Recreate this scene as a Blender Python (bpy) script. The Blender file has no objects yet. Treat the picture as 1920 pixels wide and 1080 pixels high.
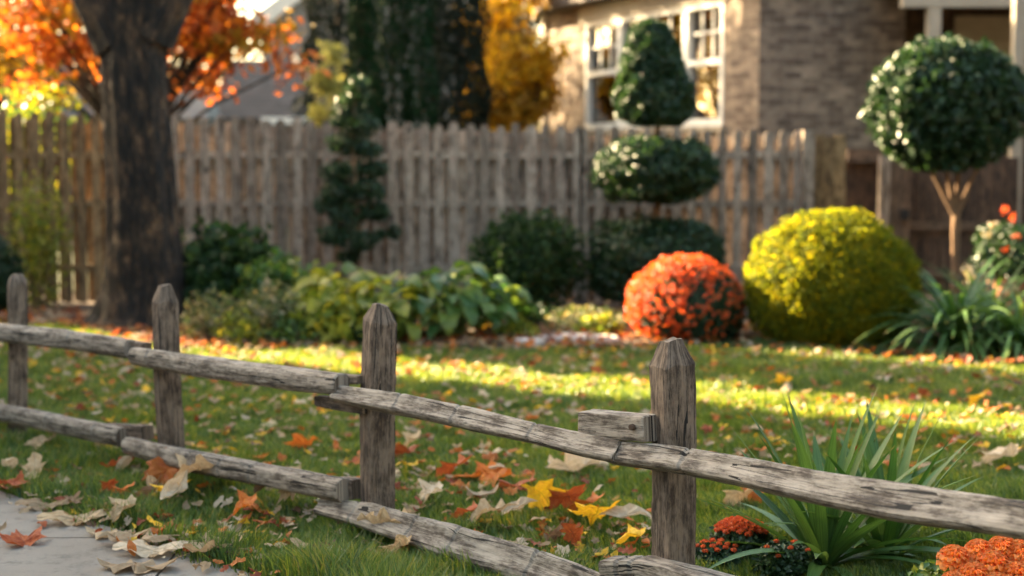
import bpy, math, random
import numpy as np
from mathutils import Vector, Matrix
R = math.radians
scene = bpy.context.scene
COL = scene.collection
rng = np.random.default_rng(7)
random.seed(7)

# ------------------------------------------------------------------ camera, sky, sun, exposure
CAMZ, PITCH, FPX = 1.56, R(4.76), 3000.0
cam = bpy.data.cameras.new('camera'); camo = bpy.data.objects.new('camera', cam); COL.objects.link(camo)
camo.location = (0, 0, CAMZ); camo.rotation_euler = (R(90) - PITCH, 0, 0)
cam.sensor_width = 36; cam.lens = 36 * FPX / 1920; cam.clip_start = .1; cam.clip_end = 2000
cam.dof.use_dof = True; cam.dof.focus_distance = 5.4; cam.dof.aperture_fstop = 1.7
cam.dof.aperture_blades = 0
scene.camera = camo
SUN_AZ = Vector((-.839, .545)); SUN_EL = R(23)
w = bpy.data.worlds.new('World'); scene.world = w; w.use_nodes = True
wn = w.node_tree; bg = wn.nodes['Background']
sky = wn.nodes.new('ShaderNodeTexSky'); sky.sky_type = 'NISHITA'; sky.sun_disc = False
sky.sun_elevation = SUN_EL; sky.sun_rotation = math.atan2(SUN_AZ.x, SUN_AZ.y)
sky.air_density = 1.0; sky.dust_density = 3.0; sky.ozone_density = 1.0
tint = wn.nodes.new('ShaderNodeMix'); tint.data_type = 'RGBA'; tint.blend_type = 'MULTIPLY'; tint.inputs[0].default_value = 1
tint.inputs[7].default_value = (1.11, 1.03, .82, 1); wn.links.new(sky.outputs[0], tint.inputs[6])
wn.links.new(tint.outputs[2], bg.inputs[0]); bg.inputs[1].default_value = .072
sl = bpy.data.lights.new('sun', 'SUN'); so = bpy.data.objects.new('sun', sl); COL.objects.link(so)
sl.energy = 5.0; sl.angle = R(.6); sl.color = (1, .76, .44)
sd = Vector((SUN_AZ.x * math.cos(SUN_EL), SUN_AZ.y * math.cos(SUN_EL), math.sin(SUN_EL)))
so.rotation_euler = sd.to_track_quat('Z', 'Y').to_euler()
scene.view_settings.view_transform = 'Standard'; scene.view_settings.look = 'None'
scene.view_settings.exposure = 3.78; scene.view_settings.gamma = 1
scene.cycles.use_denoising = True
scene.cycles.max_bounces = 6; scene.cycles.transparent_max_bounces = 8
scene.cycles.sample_clamp_indirect = 6

# ------------------------------------------------------------------ placing helpers
CP, SP = math.cos(PITCH), math.sin(PITCH)
def ray(px, py):
    u = (px - 960) / FPX; v = (540 - py) / FPX
    return Vector((u, CP + v * SP, v * CP - SP))
def at(px, py, Y):
    d = ray(px, py); t = Y / d.y
    return Vector((d.x * t, Y, CAMZ + d.z * t))
def gr(px, py, z=0.0):
    d = ray(px, py); t = (z - CAMZ) / d.z
    return Vector((d.x * t, d.y * t, z))
def hit(px, py, P0, n):
    d = ray(px, py); o = Vector((0, 0, CAMZ))
    return o + d * ((P0 - o).dot(n) / d.dot(n))

# ------------------------------------------------------------------ object helpers
def tag(o, label=None, cat=None, group=None, kind=None):
    if label: o['label'] = label
    if cat: o['category'] = cat
    if group: o['group'] = group
    if kind: o['kind'] = kind
    return o
def thing(name, label, cat, loc=(0, 0, 0), group=None):
    o = bpy.data.objects.new(name, None); COL.objects.link(o); o.location = loc
    o.empty_display_size = .1
    return tag(o, label, cat, group)
class M:
    """collects vertices and faces; build() links them as one mesh object (world coordinates)"""
    def __init__(s): s.v = []; s.f = []; s.uv = []; s.mi = []
    def add(s, vs, fs, uvs=None, mi=0):
        b = len(s.v); s.v += [tuple(p) for p in vs]
        for k, f in enumerate(fs):
            s.f.append([b + i for i in f]); s.mi.append(mi)
            s.uv.append(uvs[k] if uvs else [(0, 0)] * len(f))
        return s
    def box(s, lo, hi, ax=None, o=(0, 0, 0), uvrot=False):
        """box lo..hi in a frame: ax = (x axis, y axis, z axis), origin o"""
        ax = ax or (Vector((1, 0, 0)), Vector((0, 1, 0)), Vector((0, 0, 1))); o = Vector(o)
        c = [(x, y, z) for z in (lo[2], hi[2]) for y in (lo[1], hi[1]) for x in (lo[0], hi[0])]
        P = [o + ax[0] * a + ax[1] * b + ax[2] * d for a, b, d in c]
        F = [(0, 1, 5, 4), (1, 3, 7, 5), (3, 2, 6, 7), (2, 0, 4, 6), (4, 5, 7, 6), (2, 3, 1, 0)]
        U = []
        for k, f in enumerate(F):
            if k in (0, 2): U.append([(c[i][0], c[i][2]) for i in f])
            elif k in (1, 3): U.append([(c[i][1], c[i][2]) for i in f])
            else: U.append([(c[i][0], c[i][1]) for i in f])
            if uvrot: U[-1] = [(b, a) for a, b in U[-1]]
        return s.add(P, F, U)
    def quad(s, p, uv=None, mi=0):
        p = [Vector(q) for q in p]
        if uv is None:
            e = (p[1] - p[0]); h = (p[3] - p[0])
            uv = [(0, 0), (e.length, 0), (e.length, h.length), (0, h.length)]
        return s.add(p, [(0, 1, 2, 3)], [uv], mi)
    def loft(s, path, rads, ups=None, cap=True, mi=0):
        """path n x 3, rads n x k radii around; UV = (metres round, metres along)"""
        n = len(path); k = len(rads[0]); vs = []; path = [Vector(p) for p in path]; L = 0; Ls = []
        rm = float(np.mean([np.mean(r) for r in rads]))
        for i in range(n):
            if i: L += (path[i] - path[i - 1]).length
            Ls.append(L)
            d = (path[min(i + 1, n - 1)] - path[max(i - 1, 0)]).normalized()
            up = Vector(ups) if ups is not None else (Vector((0, 0, 1)) if abs(d.z) < .9 else Vector((0, 1, 0)))
            a = d.cross(up).normalized(); b = a.cross(d).normalized()
            for j in range(k):
                t = 2 * math.pi * j / k
                vs.append(path[i] + (a * math.cos(t) + b * math.sin(t)) * float(rads[i][j]))
        F = []; U = []
        for i in range(n - 1):
            for j in range(k):
                j2 = (j + 1) % k
                F.append((i * k + j, i * k + j2, (i + 1) * k + j2, (i + 1) * k + j))
                u0 = j / k * 6.283 * rm; u1 = (j + 1) / k * 6.283 * rm
                U.append([(u0, Ls[i]), (u1, Ls[i]), (u1, Ls[i + 1]), (u0, Ls[i + 1])])
        if cap:
            for i in (0, n - 1):
                idx = [i * k + j for j in range(k)]
                if i == 0: idx = idx[::-1]
                F.append(idx); U.append([((vs[q] - path[i]).dot(Vector((.7, .7, 0))) , 9 + (vs[q] - path[i]).z * .02) for q in idx])
        return s.add(vs, F, U, mi)
    def tube(s, pts, r0, r1=None, k=8):
        r1 = r0 if r1 is None else r1; n = len(pts)
        return s.loft(pts, [[r0 + (r1 - r0) * i / max(1, n - 1)] * k for i in range(n)])
    def build(s, name, mat, parent=None, smooth=False, loc=None):
        me = bpy.data.meshes.new(name); me.from_pydata(s.v, [], s.f)
        for m in (mat if isinstance(mat, (list, tuple)) else [mat]): me.materials.append(m)
        uv = me.uv_layers.new(name='UVMap')
        uv.data.foreach_set('uv', np.array([c for f in s.uv for c in f], dtype=np.float32).ravel())
        me.polygons.foreach_set('material_index', s.mi)
        if smooth: me.polygons.foreach_set('use_smooth', [True] * len(me.polygons))
        me.update(); return link(name, me, parent, loc)
def link(name, me, parent=None, loc=None):
    o = bpy.data.objects.new(name, me); COL.objects.link(o)
    if parent is not None:
        o.parent = parent
        off = Vector(parent.location) if parent.parent is None else Vector(parent.location) + Vector(parent.parent.location)
        o.location = -off
    if loc is not None:      # move the origin to loc, keep the mesh where it is
        me.transform(Matrix.Translation(-Vector(loc))); o.location = Vector(loc) + o.location
    return o
def npmesh(name, V, faces, mat, parent=None, fmat=None, uv=None, loc=None):
    """V (n,3); faces (m,k) all the same size k"""
    me = bpy.data.meshes.new(name); m, k = faces.shape
    me.vertices.add(len(V)); me.vertices.foreach_set('co', V.astype(np.float32).ravel())
    me.loops.add(m * k); me.loops.foreach_set('vertex_index', faces.astype(np.int32).ravel())
    me.polygons.add(m); me.polygons.foreach_set('loop_start', np.arange(0, m * k, k, dtype=np.int32))
    for q in (mat if isinstance(mat, (list, tuple)) else [mat]): me.materials.append(q)
    if fmat is not None: me.polygons.foreach_set('material_index', fmat.astype(np.int32))
    if uv is not None:
        l = me.uv_layers.new(name='UVMap'); l.data.foreach_set('uv', uv.astype(np.float32).ravel())
    me.update(calc_edges=True); me.validate()
    return link(name, me, parent, loc)
def unit(a): return a / np.maximum(np.linalg.norm(a, axis=1, keepdims=True), 1e-9)
def nz(P, s=1.0, seed=0):
    """cheap smooth noise -1..1 at points P (n,3)"""
    r = np.random.default_rng(seed); o = np.zeros(len(P))
    for i in range(7):
        k = r.normal(size=3) * s * (1 + .35 * i); o += np.sin(P @ k + r.uniform(0, 6.28)) / (1 + .25 * i)
    return o / 3.2
def leaves(name, C, N, size, mat, parent=None, rand=.8, aspect=.55, extra=None, loc=None, up=0.0):
    """leaf-sized folded faces at C with rough normals N"""
    n = len(C); size = np.asarray(size) * np.ones(n) * rng.uniform(.65, 1.3, n)
    Nn = unit(N * 1.0 + rng.normal(size=(n, 3)) * rand)
    t = rng.normal(size=(n, 3)); t[:, 2] += up; t = unit(t - Nn * np.sum(t * Nn, 1, keepdims=True))
    b = np.cross(Nn, t); L = size[:, None]; W = L * aspect
    v0 = C - t * L * .5; v1 = C + b * W * .5 + Nn * L * .12 - t * L * .04; v2 = C + t * L * .5 - Nn * L * .1
    v3 = C - b * W * .5 + Nn * L * .12 - t * L * .04
    V = np.stack([v0, v1, v2, v3], 1).reshape(-1, 3); i = np.arange(n)[:, None] * 4
    F = np.stack([np.hstack([i, i + 1, i + 2]), np.hstack([i, i + 2, i + 3])], 1).reshape(-1, 3)
    if extra is not None:
        EV, EF = extra; F = np.vstack([F, EF + len(V)]); V = np.vstack([V, EV])
    return npmesh(name, V, F, mat, parent, loc=loc)
def ell_pts(c, r, n, shell=.14, lump=.05, seed=1, bottom=-1.0):
    d = unit(rng.normal(size=(int(n * 1.6) + 10, 3))); d = d[d[:, 2] > bottom][:n]
    k = 1 + lump * nz(d * 1.0, 4, seed) + lump * .7 * nz(d, 9, seed + 5) + .025 * nz(d, 22, seed + 8) - shell * rng.random(len(d)) ** 1.5
    r = np.array(r); k = k * drum(d); P = np.array(c) + d * r * k[:, None]
    return P, unit(d / r)
def ell_core(c, r, k=.84, nu=20, nv=12, lump=.05, seed=1):
    a, b = np.meshgrid(np.linspace(0, 2 * np.pi, nu, endpoint=False), np.linspace(.05, np.pi - .05, nv))
    d = np.stack([np.cos(a) * np.sin(b), np.sin(a) * np.sin(b), np.cos(b)], -1).reshape(-1, 3)
    V = np.array(c) + d * np.array(r) * (k * drum(d) * (1 + lump * nz(d, 4, seed)))[:, None]; F = []
    for j in range(nv - 1):
        for i in range(nu):
            i2 = (i + 1) % nu; p, q, s_, t = j * nu + i, j * nu + i2, (j + 1) * nu + i2, (j + 1) * nu + i
            F += [(p, s_, q), (p, t, s_)]
    return V, np.array(F)
def ribbon(s, base, az, length, width, rise, droop, prof, fold=.25, seg=9, twist=0.0, mi=0):
    """strap or blade leaf: leaves the base at elevation rise (rad) and bends down by droop (rad) over its length"""
    p = Vector(base); e = rise; h = Vector((math.cos(az), math.sin(az), 0)); side = Vector((-math.sin(az), math.cos(az), 0))
    side = (side * math.cos(twist) + Vector((0, 0, 1)) * math.sin(twist)).normalized()
    vs = []; st = length / seg
    for i in range(seg + 1):
        t = i / seg; wd = width * prof(t) * .5
        d = h * math.cos(e) + Vector((0, 0, 1)) * math.sin(e); nrm = d.cross(side).normalized()
        if nrm.z < 0: nrm = -nrm
        vs += [p + side * wd + nrm * wd * fold, p.copy(), p - side * wd + nrm * wd * fold]
        p = p + d * st; e -= droop / seg
    F = []; U = []
    for i in range(seg):
        for q in (0, 1):
            F.append((i * 3 + q, i * 3 + q + 1, i * 3 + q + 4, i * 3 + q + 3))
            U.append([(q * .5, i / seg), (q * .5 + .5, i / seg), (q * .5 + .5, (i + 1) / seg), (q * .5, (i + 1) / seg)])
    s.add(vs, F, U, mi)
blade = lambda t: max(.03, min(1, .55 + t * 1.6) * (1 - t ** 2.6))
strap = lambda t: max(.04, min(1, .7 + t * 2) * (1 - t ** 4))
ovate = lambda t: .06 if t < .22 else max(.03, math.sin(math.pi * ((t - .22) / .78) ** .62) ** .8)

# ------------------------------------------------------------------ materials
class NT:
    def __init__(s, name):
        s.m = bpy.data.materials.new(name); s.m.use_nodes = True; s.t = s.m.node_tree
        s.b = s.t.nodes['Principled BSDF']; s.out = s.t.nodes['Material Output']
    def n(s, typ, **kw):
        nd = s.t.nodes.new(typ)
        for k, v in kw.items():
            if k[0] == '_': setattr(nd, k[1:], v)
            else: nd.inputs[k.replace('__', ' ')].default_value = v
        return nd
    def l(s, a, b): s.t.links.new(a, b)
    def noise(s, vec, scale, detail=4, rough=.6):
        n = s.n('ShaderNodeTexNoise'); n.inputs['Scale'].default_value = scale
        n.inputs['Detail'].default_value = detail; n.inputs['Roughness'].default_value = rough
        if vec is not None: s.l(vec, n.inputs['Vector'])
        return n.outputs['Fac']
    def mapping(s, vec, sc=(1, 1, 1), rot=(0, 0, 0)):
        m = s.n('ShaderNodeMapping'); m.inputs['Scale'].default_value = sc; m.inputs['Rotation'].default_value = rot
        s.l(vec, m.inputs[0]); return m.outputs[0]
    def ramp(s, fac, stops):
        r = s.n('ShaderNodeValToRGB'); e = r.color_ramp.elements
        while len(e) < len(stops): e.new(.5)
        for el, (p, c) in zip(e, stops): el.position = p; el.color = (*c, 1) if len(c) == 3 else c
        s.l(fac, r.inputs[0]); return r.outputs[0]
    def mix(s, fac, a, b, mode='MIX'):
        m = s.n('ShaderNodeMix', _data_type='RGBA', _blend_type=mode)
        for v, k in ((fac, 0), (a, 6), (b, 7)):
            if isinstance(v, (int, float)): m.inputs[k].default_value = v
            elif isinstance(v, tuple): m.inputs[k].default_value = (*v, 1)
            else: s.l(v, m.inputs[k])
        return m.outputs[2]
    def math(s, op, a, b=None):
        m = s.n('ShaderNodeMath', _operation=op)
        for v, k in ((a, 0), (b, 1)):
            if v is None: continue
            if isinstance(v, (int, float)): m.inputs[k].default_value = v
            else: s.l(v, m.inputs[k])
        return m.outputs[0]
    def bump(s, h, strength=.5, dist=.01):
        b = s.n('ShaderNodeBump'); b.inputs['Strength'].default_value = strength; b.inputs['Distance'].default_value = dist
        s.l(h, b.inputs['Height']); s.l(b.outputs[0], s.b.inputs['Normal']); return b.outputs[0]
    def coord(s, k='UV'): return s.n('ShaderNodeTexCoord').outputs[k]
    def isl(s): return s.n('ShaderNodeNewGeometry').outputs['Random Per Island']
    def rough(s, v): s.b.inputs['Roughness'].default_value = v; return s
def c3(c, k): return tuple(min(1, x * k) for x in c)

def wood(name, dark, light, ring=55, isl=False, bump=.6, crack=True):
    """weathered timber, grain along UV v"""
    t = NT(name); uv = t.coord('UV'); oi = t.n('ShaderNodeObjectInfo').outputs['Random']
    off = t.n('ShaderNodeVectorMath', _operation='ADD'); t.l(uv, off.inputs[0])
    cmb = t.n('ShaderNodeCombineXYZ'); t.l(t.math('MULTIPLY', t.isl() if isl else oi, 37.0), cmb.inputs[0]); t.l(t.math('MULTIPLY', t.isl() if isl else oi, 53.0), cmb.inputs[1])
    t.l(cmb.outputs[0], off.inputs[1]); v = off.outputs[0]
    g = t.noise(t.mapping(v, (ring, 3.4, 1)), 1, 8, .72)
    g2 = t.noise(t.mapping(v, (ring * 3.5, 22, 1)), 1, 4, .7)
    big = t.noise(t.mapping(v, (14, 7, 1)), 1, 6, .7)
    gs = t.math('ADD', t.math('MULTIPLY', g, .42), t.math('ADD', t.math('MULTIPLY', g2, .24), t.math('MULTIPLY', big, .40)))
    col = t.ramp(gs, [(.41, c3(dark, .45)), (.48, dark), (.565, light), (.66, c3(light, 1.35))])
    if isl:
        col = t.mix(1.0, col, t.ramp(t.isl(), [(0, (.5, .47, .45)), (.35, (1.0, .97, .95)), (.7, (.68, .66, .65)), (1, (1.25, 1.22, 1.2))]), 'MULTIPLY')
    if crack:
        ck = t.noise(t.mapping(v, (ring * .55, 1.1, 1)), 1, 2, .4)
        cf = t.math('LESS_THAN', t.math('ABSOLUTE', t.math('SUBTRACT', ck, .5)), .013)
        gate = t.math('GREATER_THAN', t.noise(t.mapping(v, (8, 2, 1)), 1, 2), .5)
        cf = t.math('MULTIPLY', cf, gate)
        col = t.mix(cf, col, c3(dark, .2))
        gs = t.math('SUBTRACT', gs, t.math('MULTIPLY', cf, .8))
    t.l(col, t.b.inputs['Base Color']); t.rough(.85); t.bump(gs, bump, .006); return t.m
def foliage(name, cols, trans=.35, rough=.5, noise_scale=2.5, spec=.4, tint=(1.6, 1.5, .8), veins=0):
    """leaf: colour varies from leaf to leaf and in soft patches; lets light through"""
    t = NT(name); f = t.math('ADD', t.math('MULTIPLY', t.isl(), .7), t.math('MULTIPLY', t.noise(t.coord('Object'), noise_scale, 2), .45))
    n = len(cols); col = t.ramp(t.math('SUBTRACT', f, .06), [(i / (n - 1) * .98 + .01, c) for i, c in enumerate(cols)])
    if veins:
        uv = t.coord('UV'); vn = t.noise(t.mapping(uv, (veins, .8, 1)), 1, 4, .7); col = t.mix(1.0, col, t.ramp(vn, [(.35, (.55, .6, .5)), (.65, (1.5, 1.45, 1.4))]), 'MULTIPLY')
        sy = t.n('ShaderNodeSeparateXYZ'); t.l(uv, sy.inputs[0]); tipf = t.math('MULTIPLY', t.math('SUBTRACT', t.math('ADD', sy.outputs[1], t.math('MULTIPLY', t.noise(t.coord('Object'), 14, 3), .16)), .98), 10)
        col = t.mix(t.ramp(tipf, [(.5, (0, 0, 0)), (.9, (1, 1, 1))]), col, (.22, .18, .07)); t.bump(vn, .5, .003)
    t.l(col, t.b.inputs['Base Color']); t.rough(rough); t.b.inputs['Specular IOR Level'].default_value = spec
    tr = t.n('ShaderNodeBsdfTranslucent'); tc = t.mix(1.0, col, tint, 'MULTIPLY'); t.l(tc, tr.inputs[0])
    mx = t.n('ShaderNodeMixShader'); mx.inputs[0].default_value = trans
    t.l(t.b.outputs[0], mx.inputs[1]); t.l(tr.outputs[0], mx.inputs[2]); t.l(mx.outputs[0], t.out.inputs[0]); return t.m
def leafmat(name, base, edge):
    """fallen leaf with midrib and side veins; UV x -1..1, y 0..1"""
    t = NT(name); uv = t.coord('UV'); sx = t.n('ShaderNodeSeparateXYZ'); t.l(uv, sx.inputs[0])
    ax = t.math('ABSOLUTE', sx.outputs[0]); ob = t.coord('Object')
    nn = t.noise(ob, 9, 4, .7); isl = t.isl()
    col = t.mix(t.ramp(nn, [(.38, (0, 0, 0)), (.68, (1, 1, 1))]), base, edge)
    rnd = t.math('FRACT', t.math('ADD', t.n('ShaderNodeObjectInfo').outputs['Random'], isl))
    col = t.mix(1.0, col, t.ramp(rnd, [(0, (.62, .58, .55)), (.5, (1, 1, 1)), (1, (1.25, 1.2, 1.12))]), 'MULTIPLY')
    vein = t.math('LESS_THAN', ax, .03)
    sv = t.math('LESS_THAN', t.math('FRACT', t.math('MULTIPLY', t.math('SUBTRACT', sx.outputs[1], t.math('MULTIPLY', ax, .45)), 7)), .13)
    vv = t.math('MAXIMUM', vein, t.math('MULTIPLY', sv, .5))
    col = t.mix(t.math('MULTIPLY', vv, .55), col, c3(base, .55))
    t.l(col, t.b.inputs['Base Color']); t.rough(.6); t.b.inputs['Specular IOR Level'].default_value = .35
    t.bump(t.math('ADD', vv, t.noise(ob, 30, 2)), .35, .004)
    tr = t.n('ShaderNodeBsdfTranslucent'); t.l(col, tr.inputs[0]); mx = t.n('ShaderNodeMixShader'); mx.inputs[0].default_value = .3
    t.l(t.b.outputs[0], mx.inputs[1]); t.l(tr.outputs[0], mx.inputs[2]); t.l(mx.outputs[0], t.out.inputs[0]); return t.m
def plain(name, c, rough=.6, var=.15, scale=6, bump=.1, bscale=60, spec=.5):
    t = NT(name); ob = t.coord('Object'); f = t.noise(ob, scale, 5, .6)
    t.l(t.ramp(f, [(.3, c3(c, 1 - var)), (.7, c3(c, 1 + var))]), t.b.inputs['Base Color']); t.rough(rough)
    t.b.inputs['Specular IOR Level'].default_value = spec
    t.bump(t.noise(ob, bscale, 3), bump, .01); return t.m

MT = {}
MT['rail'] = wood('weathered rail wood', (.085, .062, .045), (.31, .255, .20), 60, bump=1.0)
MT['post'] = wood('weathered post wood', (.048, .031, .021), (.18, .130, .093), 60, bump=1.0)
MT['board'] = wood('grey fence boards', (.20, .155, .115), (.43, .35, .275), 26, isl=True, bump=.4)
MT['cedar'] = wood('ochre fence boards', (.13, .08, .035), (.31, .205, .10), 26, isl=True, bump=.4)  # ochre tone holds warm reflected light, put into the board colour
MT['brownboard'] = wood('brown gate boards', (.07, .042, .025), (.19, .12, .075), 26, isl=True, bump=.4)
MT['darkboard'] = wood('dark brown boards', (.035, .02, .012), (.10, .058, .035), 26, isl=True, bump=.4)
MT['soil'] = plain('bare soil', (.07, .045, .03), .95, .4, 3, .6, 40)
t = NT('turf soil'); ob = t.coord('Object')
t.l(t.ramp(t.noise(ob, 7, 6, .7), [(.3, (.022, .035, .010)), (.7, (.05, .07, .02))]), t.b.inputs['Base Color']); t.rough(.95); t.bump(t.noise(ob, 60, 4), .6, .02); MT['turf'] = t.m
t = NT('pavement concrete'); ob = t.coord('Object')
c = t.mix(t.noise(ob, 220, 3, .8), (.17, .148, .122), (.27, .235, .195)); c = t.mix(t.ramp(t.noise(ob, 2.2, 5, .7), [(.35, (0, 0, 0)), (.7, (1, 1, 1))]), c, t.mix(1.0, c, (.80, .78, .76), 'MULTIPLY'))
c = t.mix(t.ramp(t.noise(ob, 9, 6, .8), [(.52, (0, 0, 0)), (.66, (1, 1, 1))]), c, (.11, .095, .08)); c = t.mix(t.math('LESS_THAN', t.noise(ob, 420, 2), .34), c, (.12, .11, .10)); t.l(c, t.b.inputs['Base Color']); t.rough(.85); t.bump(t.noise(ob, 260, 4, .8), .35, .004); MT['concrete'] = t.m
MT['grass'] = foliage('grass blades', [(.020, .052, .017), (.036, .090, .026), (.062, .135, .036), (.105, .18, .052), (.20, .21, .09)], .42, .4, 1.2, tint=(3.2, 2.0, .5))
MT['fargrass'] = MT['grass']
# bark
t = NT('bark'); uv = t.coord('UV'); f = t.noise(t.mapping(uv, (15, 4.5, 1)), 1, 8, .75)
vo = t.noise(t.mapping(uv, (5, 2.5, 1)), 1, 5, .7); ff = t.math('ADD', t.math('MULTIPLY', f, .65), t.math('MULTIPLY', vo, .35))
t.l(t.ramp(ff, [(.44, (.005, .003, .002)), (.51, (.020, .013, .008)), (.575, (.100, .055, .028)), (.68, (.25, .155, .09))]), t.b.inputs['Base Color'])
t.rough(.95); t.bump(ff, 1.0, .05); MT['bark'] = t.m
MT['twig'] = plain('twig bark', (.15, .085, .045), .9, .3, 12, .5, 40)
MT['stem'] = plain('green stem', (.10, .16, .05), .6, .2, 10)
MT['topiary'] = foliage('dark topiary leaves', [(.008, .022, .010), (.014, .038, .015), (.024, .055, .022), (.045, .085, .03)], .25, .42)
MT['golden'] = foliage('golden shrub leaves', [(.024, .046, .008), (.055, .086, .010), (.10, .125, .012), (.20, .19, .016)], .48, .7, spec=.10, tint=(3.4, 2.5, .6))
MT['hosta'] = foliage('broad green leaves', [(.022, .062, .020), (.045, .105, .026), (.095, .165, .035), (.26, .27, .05)], .35, .4, veins=9)
MT['darkbroad'] = foliage('dark broad leaves', [(.007, .020, .008), (.012, .034, .012), (.026, .055, .017), (.06, .10, .022)], .3, .55, spec=.15)
MT['limeleaf'] = foliage('lime leaves', [(.06, .10, .018), (.12, .17, .022), (.24, .25, .028), (.42, .36, .06)], .4, .5, veins=9)
MT['sage'] = foliage('muted perennial leaves', [(.04, .065, .025), (.07, .10, .035), (.11, .14, .05), (.22, .18, .10), (.5, .38, .27)], .3, .6)
MT['strap'] = foliage('strap leaves', [(.028, .078, .018), (.048, .115, .028), (.085, .16, .045), (.13, .20, .065)], .3, .45, veins=16)
MT['cedartree'] = foliage('evergreen spray', [(.004, .016, .006), (.007, .027, .009), (.014, .042, .012)], .02, .7, spec=.08)
MT['spruce'] = foliage('grey spruce needles', [(.008, .012, .008), (.014, .020, .013), (.022, .028, .019)], .02, .8, spec=.08)
MT['maple'] = foliage('orange maple leaves', [(.16, .035, .010), (.29, .065, .012), (.42, .11, .015), (.50, .16, .02), (.52, .22, .02)], .38, .5)
MT['mapleY'] = foliage('yellow maple leaves', [(.22, .11, .010), (.29, .16, .012), (.34, .21, .016)], .4, .5)
MT['goldtree'] = foliage('golden autumn leaves', [(.20, .11, .012), (.42, .24, .012), (.58, .35, .018), (.66, .43, .025)], .45, .5)
MT['paletree'] = foliage('pale yellow green leaves', [(.16, .15, .05), (.26, .25, .08), (.38, .35, .12)], .4, .5)
MT['farwood'] = foliage('far tree leaves', [(.05, .05, .03), (.10, .09, .05), (.20, .14, .07)], .3, .6, .3)
MT['mumflower'] = foliage('orange red petals', [(.42, .045, .012), (.56, .085, .018), (.66, .15, .03)], .35, .5)
MT['marigold'] = foliage('orange marigold petals', [(.80, .19, .04), (.90, .30, .07), (.92, .42, .15)], .4, .5)
MT['cream'] = foliage('cream petals', [(.30, .25, .19), (.42, .36, .28)], .4, .5)
def brick():
    t = NT('brown brick'); uv = t.coord('UV')
    b = t.n('ShaderNodeTexBrick'); t.l(uv, b.inputs['Vector']); b.inputs['Scale'].default_value = 1
    b.inputs['Brick Width'].default_value = .25; b.inputs['Row Height'].default_value = .083; b.inputs['Mortar Size'].default_value = .009
    b.inputs['Mortar Smooth'].default_value = .2
    b.inputs['Color1'].default_value = (.085, .058, .044, 1); b.inputs['Color2'].default_value = (.27, .205, .155, 1); b.inputs['Mortar'].default_value = (.18, .148, .118, 1)
    b.inputs['Bias'].default_value = -.15
    c = t.mix(1.0, b.outputs[0], t.ramp(t.noise(t.mapping(uv, (4.5, 8, 1)), 1, 3), [(.35, (.68, .66, .65)), (.65, (1.3, 1.28, 1.26))]), 'MULTIPLY')
    t.l(c, t.b.inputs['Base Color']); t.rough(.9)
    t.bump(t.math('SUBTRACT', t.noise(t.coord('Object'), 40, 3), b.outputs['Fac']), .6, .01); return t.m
MT['brick'] = brick()
MT['white'] = plain('white window paint', (.70, .68, .64), .45, .05)
MT['creampaint'] = plain('cream trim paint', (.30, .25, .19), .6, .12)
MT['siding'] = plain('grey siding', (.13, .115, .108), .7, .15)
MT['greytrim'] = plain('grey white trim', (.45, .42, .39), .7, .1)
MT['palroof'] = plain('pale roof', (.20, .185, .175), .8, .12)
t = NT('roof shingles'); uv = t.coord('UV'); b = t.n('ShaderNodeTexBrick'); t.l(uv, b.inputs['Vector']); b.inputs['Scale'].default_value = 1
b.inputs['Brick Width'].default_value = .3; b.inputs['Row Height'].default_value = .15; b.inputs['Mortar Size'].default_value = .008
b.inputs['Color1'].default_value = (.075, .062, .055, 1); b.inputs['Color2'].default_value = (.115, .095, .085, 1); b.inputs['Mortar'].default_value = (.04, .035, .03, 1)
t.l(b.outputs[0], t.b.inputs['Base Color']); t.rough(.9); MT['shingle'] = t.m
MT['slate'] = plain('dark roof slate', (.10, .095, .105), .8, .2, 3)
MT['stone'] = plain('pale edging stone', (.42, .38, .34), .8, .15, 8, .4, 50)
MT['terracotta'] = plain('terracotta', (.30, .11, .06), .8, .15, 8)
MT['dark'] = plain('dark interior', (.02, .017, .015), .9, .1)
MT['curtain'] = plain('grey curtain', (.22, .20, .19), .9, .1)
t = NT('window glass'); gl = t.n('ShaderNodeBsdfGlossy'); gl.inputs['Roughness'].default_value = .02; gl.inputs[0].default_value = (.20, .20, .20, 1)
tr = t.n('ShaderNodeBsdfTransparent'); tr.inputs[0].default_value = (.75, .78, .78, 1); mx = t.n('ShaderNodeMixShader'); fr = t.n('ShaderNodeFresnel'); fr.inputs[0].default_value = 1.5
t.l(t.math('ADD', fr.outputs[0], .03), mx.inputs[0]); t.l(tr.outputs[0], mx.inputs[1]); t.l(gl.outputs[0], mx.inputs[2]); t.l(mx.outputs[0], t.out.inputs[0]); MT['glass'] = t.m

# ------------------------------------------------------------------ ground, lawn, beds, pavement
FP0 = Vector((.534, 5.25, 0))      # rail fence: nearest right post, direction to the far left
FD = Vector((-.6893, .7245, 0)); FN = Vector((-.7245, -.6893, 0))              # FN points to the camera side
def fside(x, y): return (x - FP0.x) * FN.x + (y - FP0.y) * FN.y
def structure(o): o['kind'] = 'structure'; return o
m = M(); m.quad([(-400, -200, -.03), (400, -200, -.03), (400, 900, -.03), (-400, 900, -.03)]); structure(m.build('ground', MT['soil']))
BED = [(-300, 612), (0, 615), (130, 620), (250, 645), (350, 660), (740, 662), (1000, 660), (1250, 652), (1500, 650), (1620, 662), (1760, 684), (1920, 694), (2300, 700)]
BX = np.array([-30.] + [gr(*p).x for p in BED] + [30.]); BY = np.array([gr(*BED[0]).y] + [gr(*p).y for p in BED] + [gr(*BED[-1]).y])
def bedy(x): return np.interp(x, BX, BY)
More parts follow.
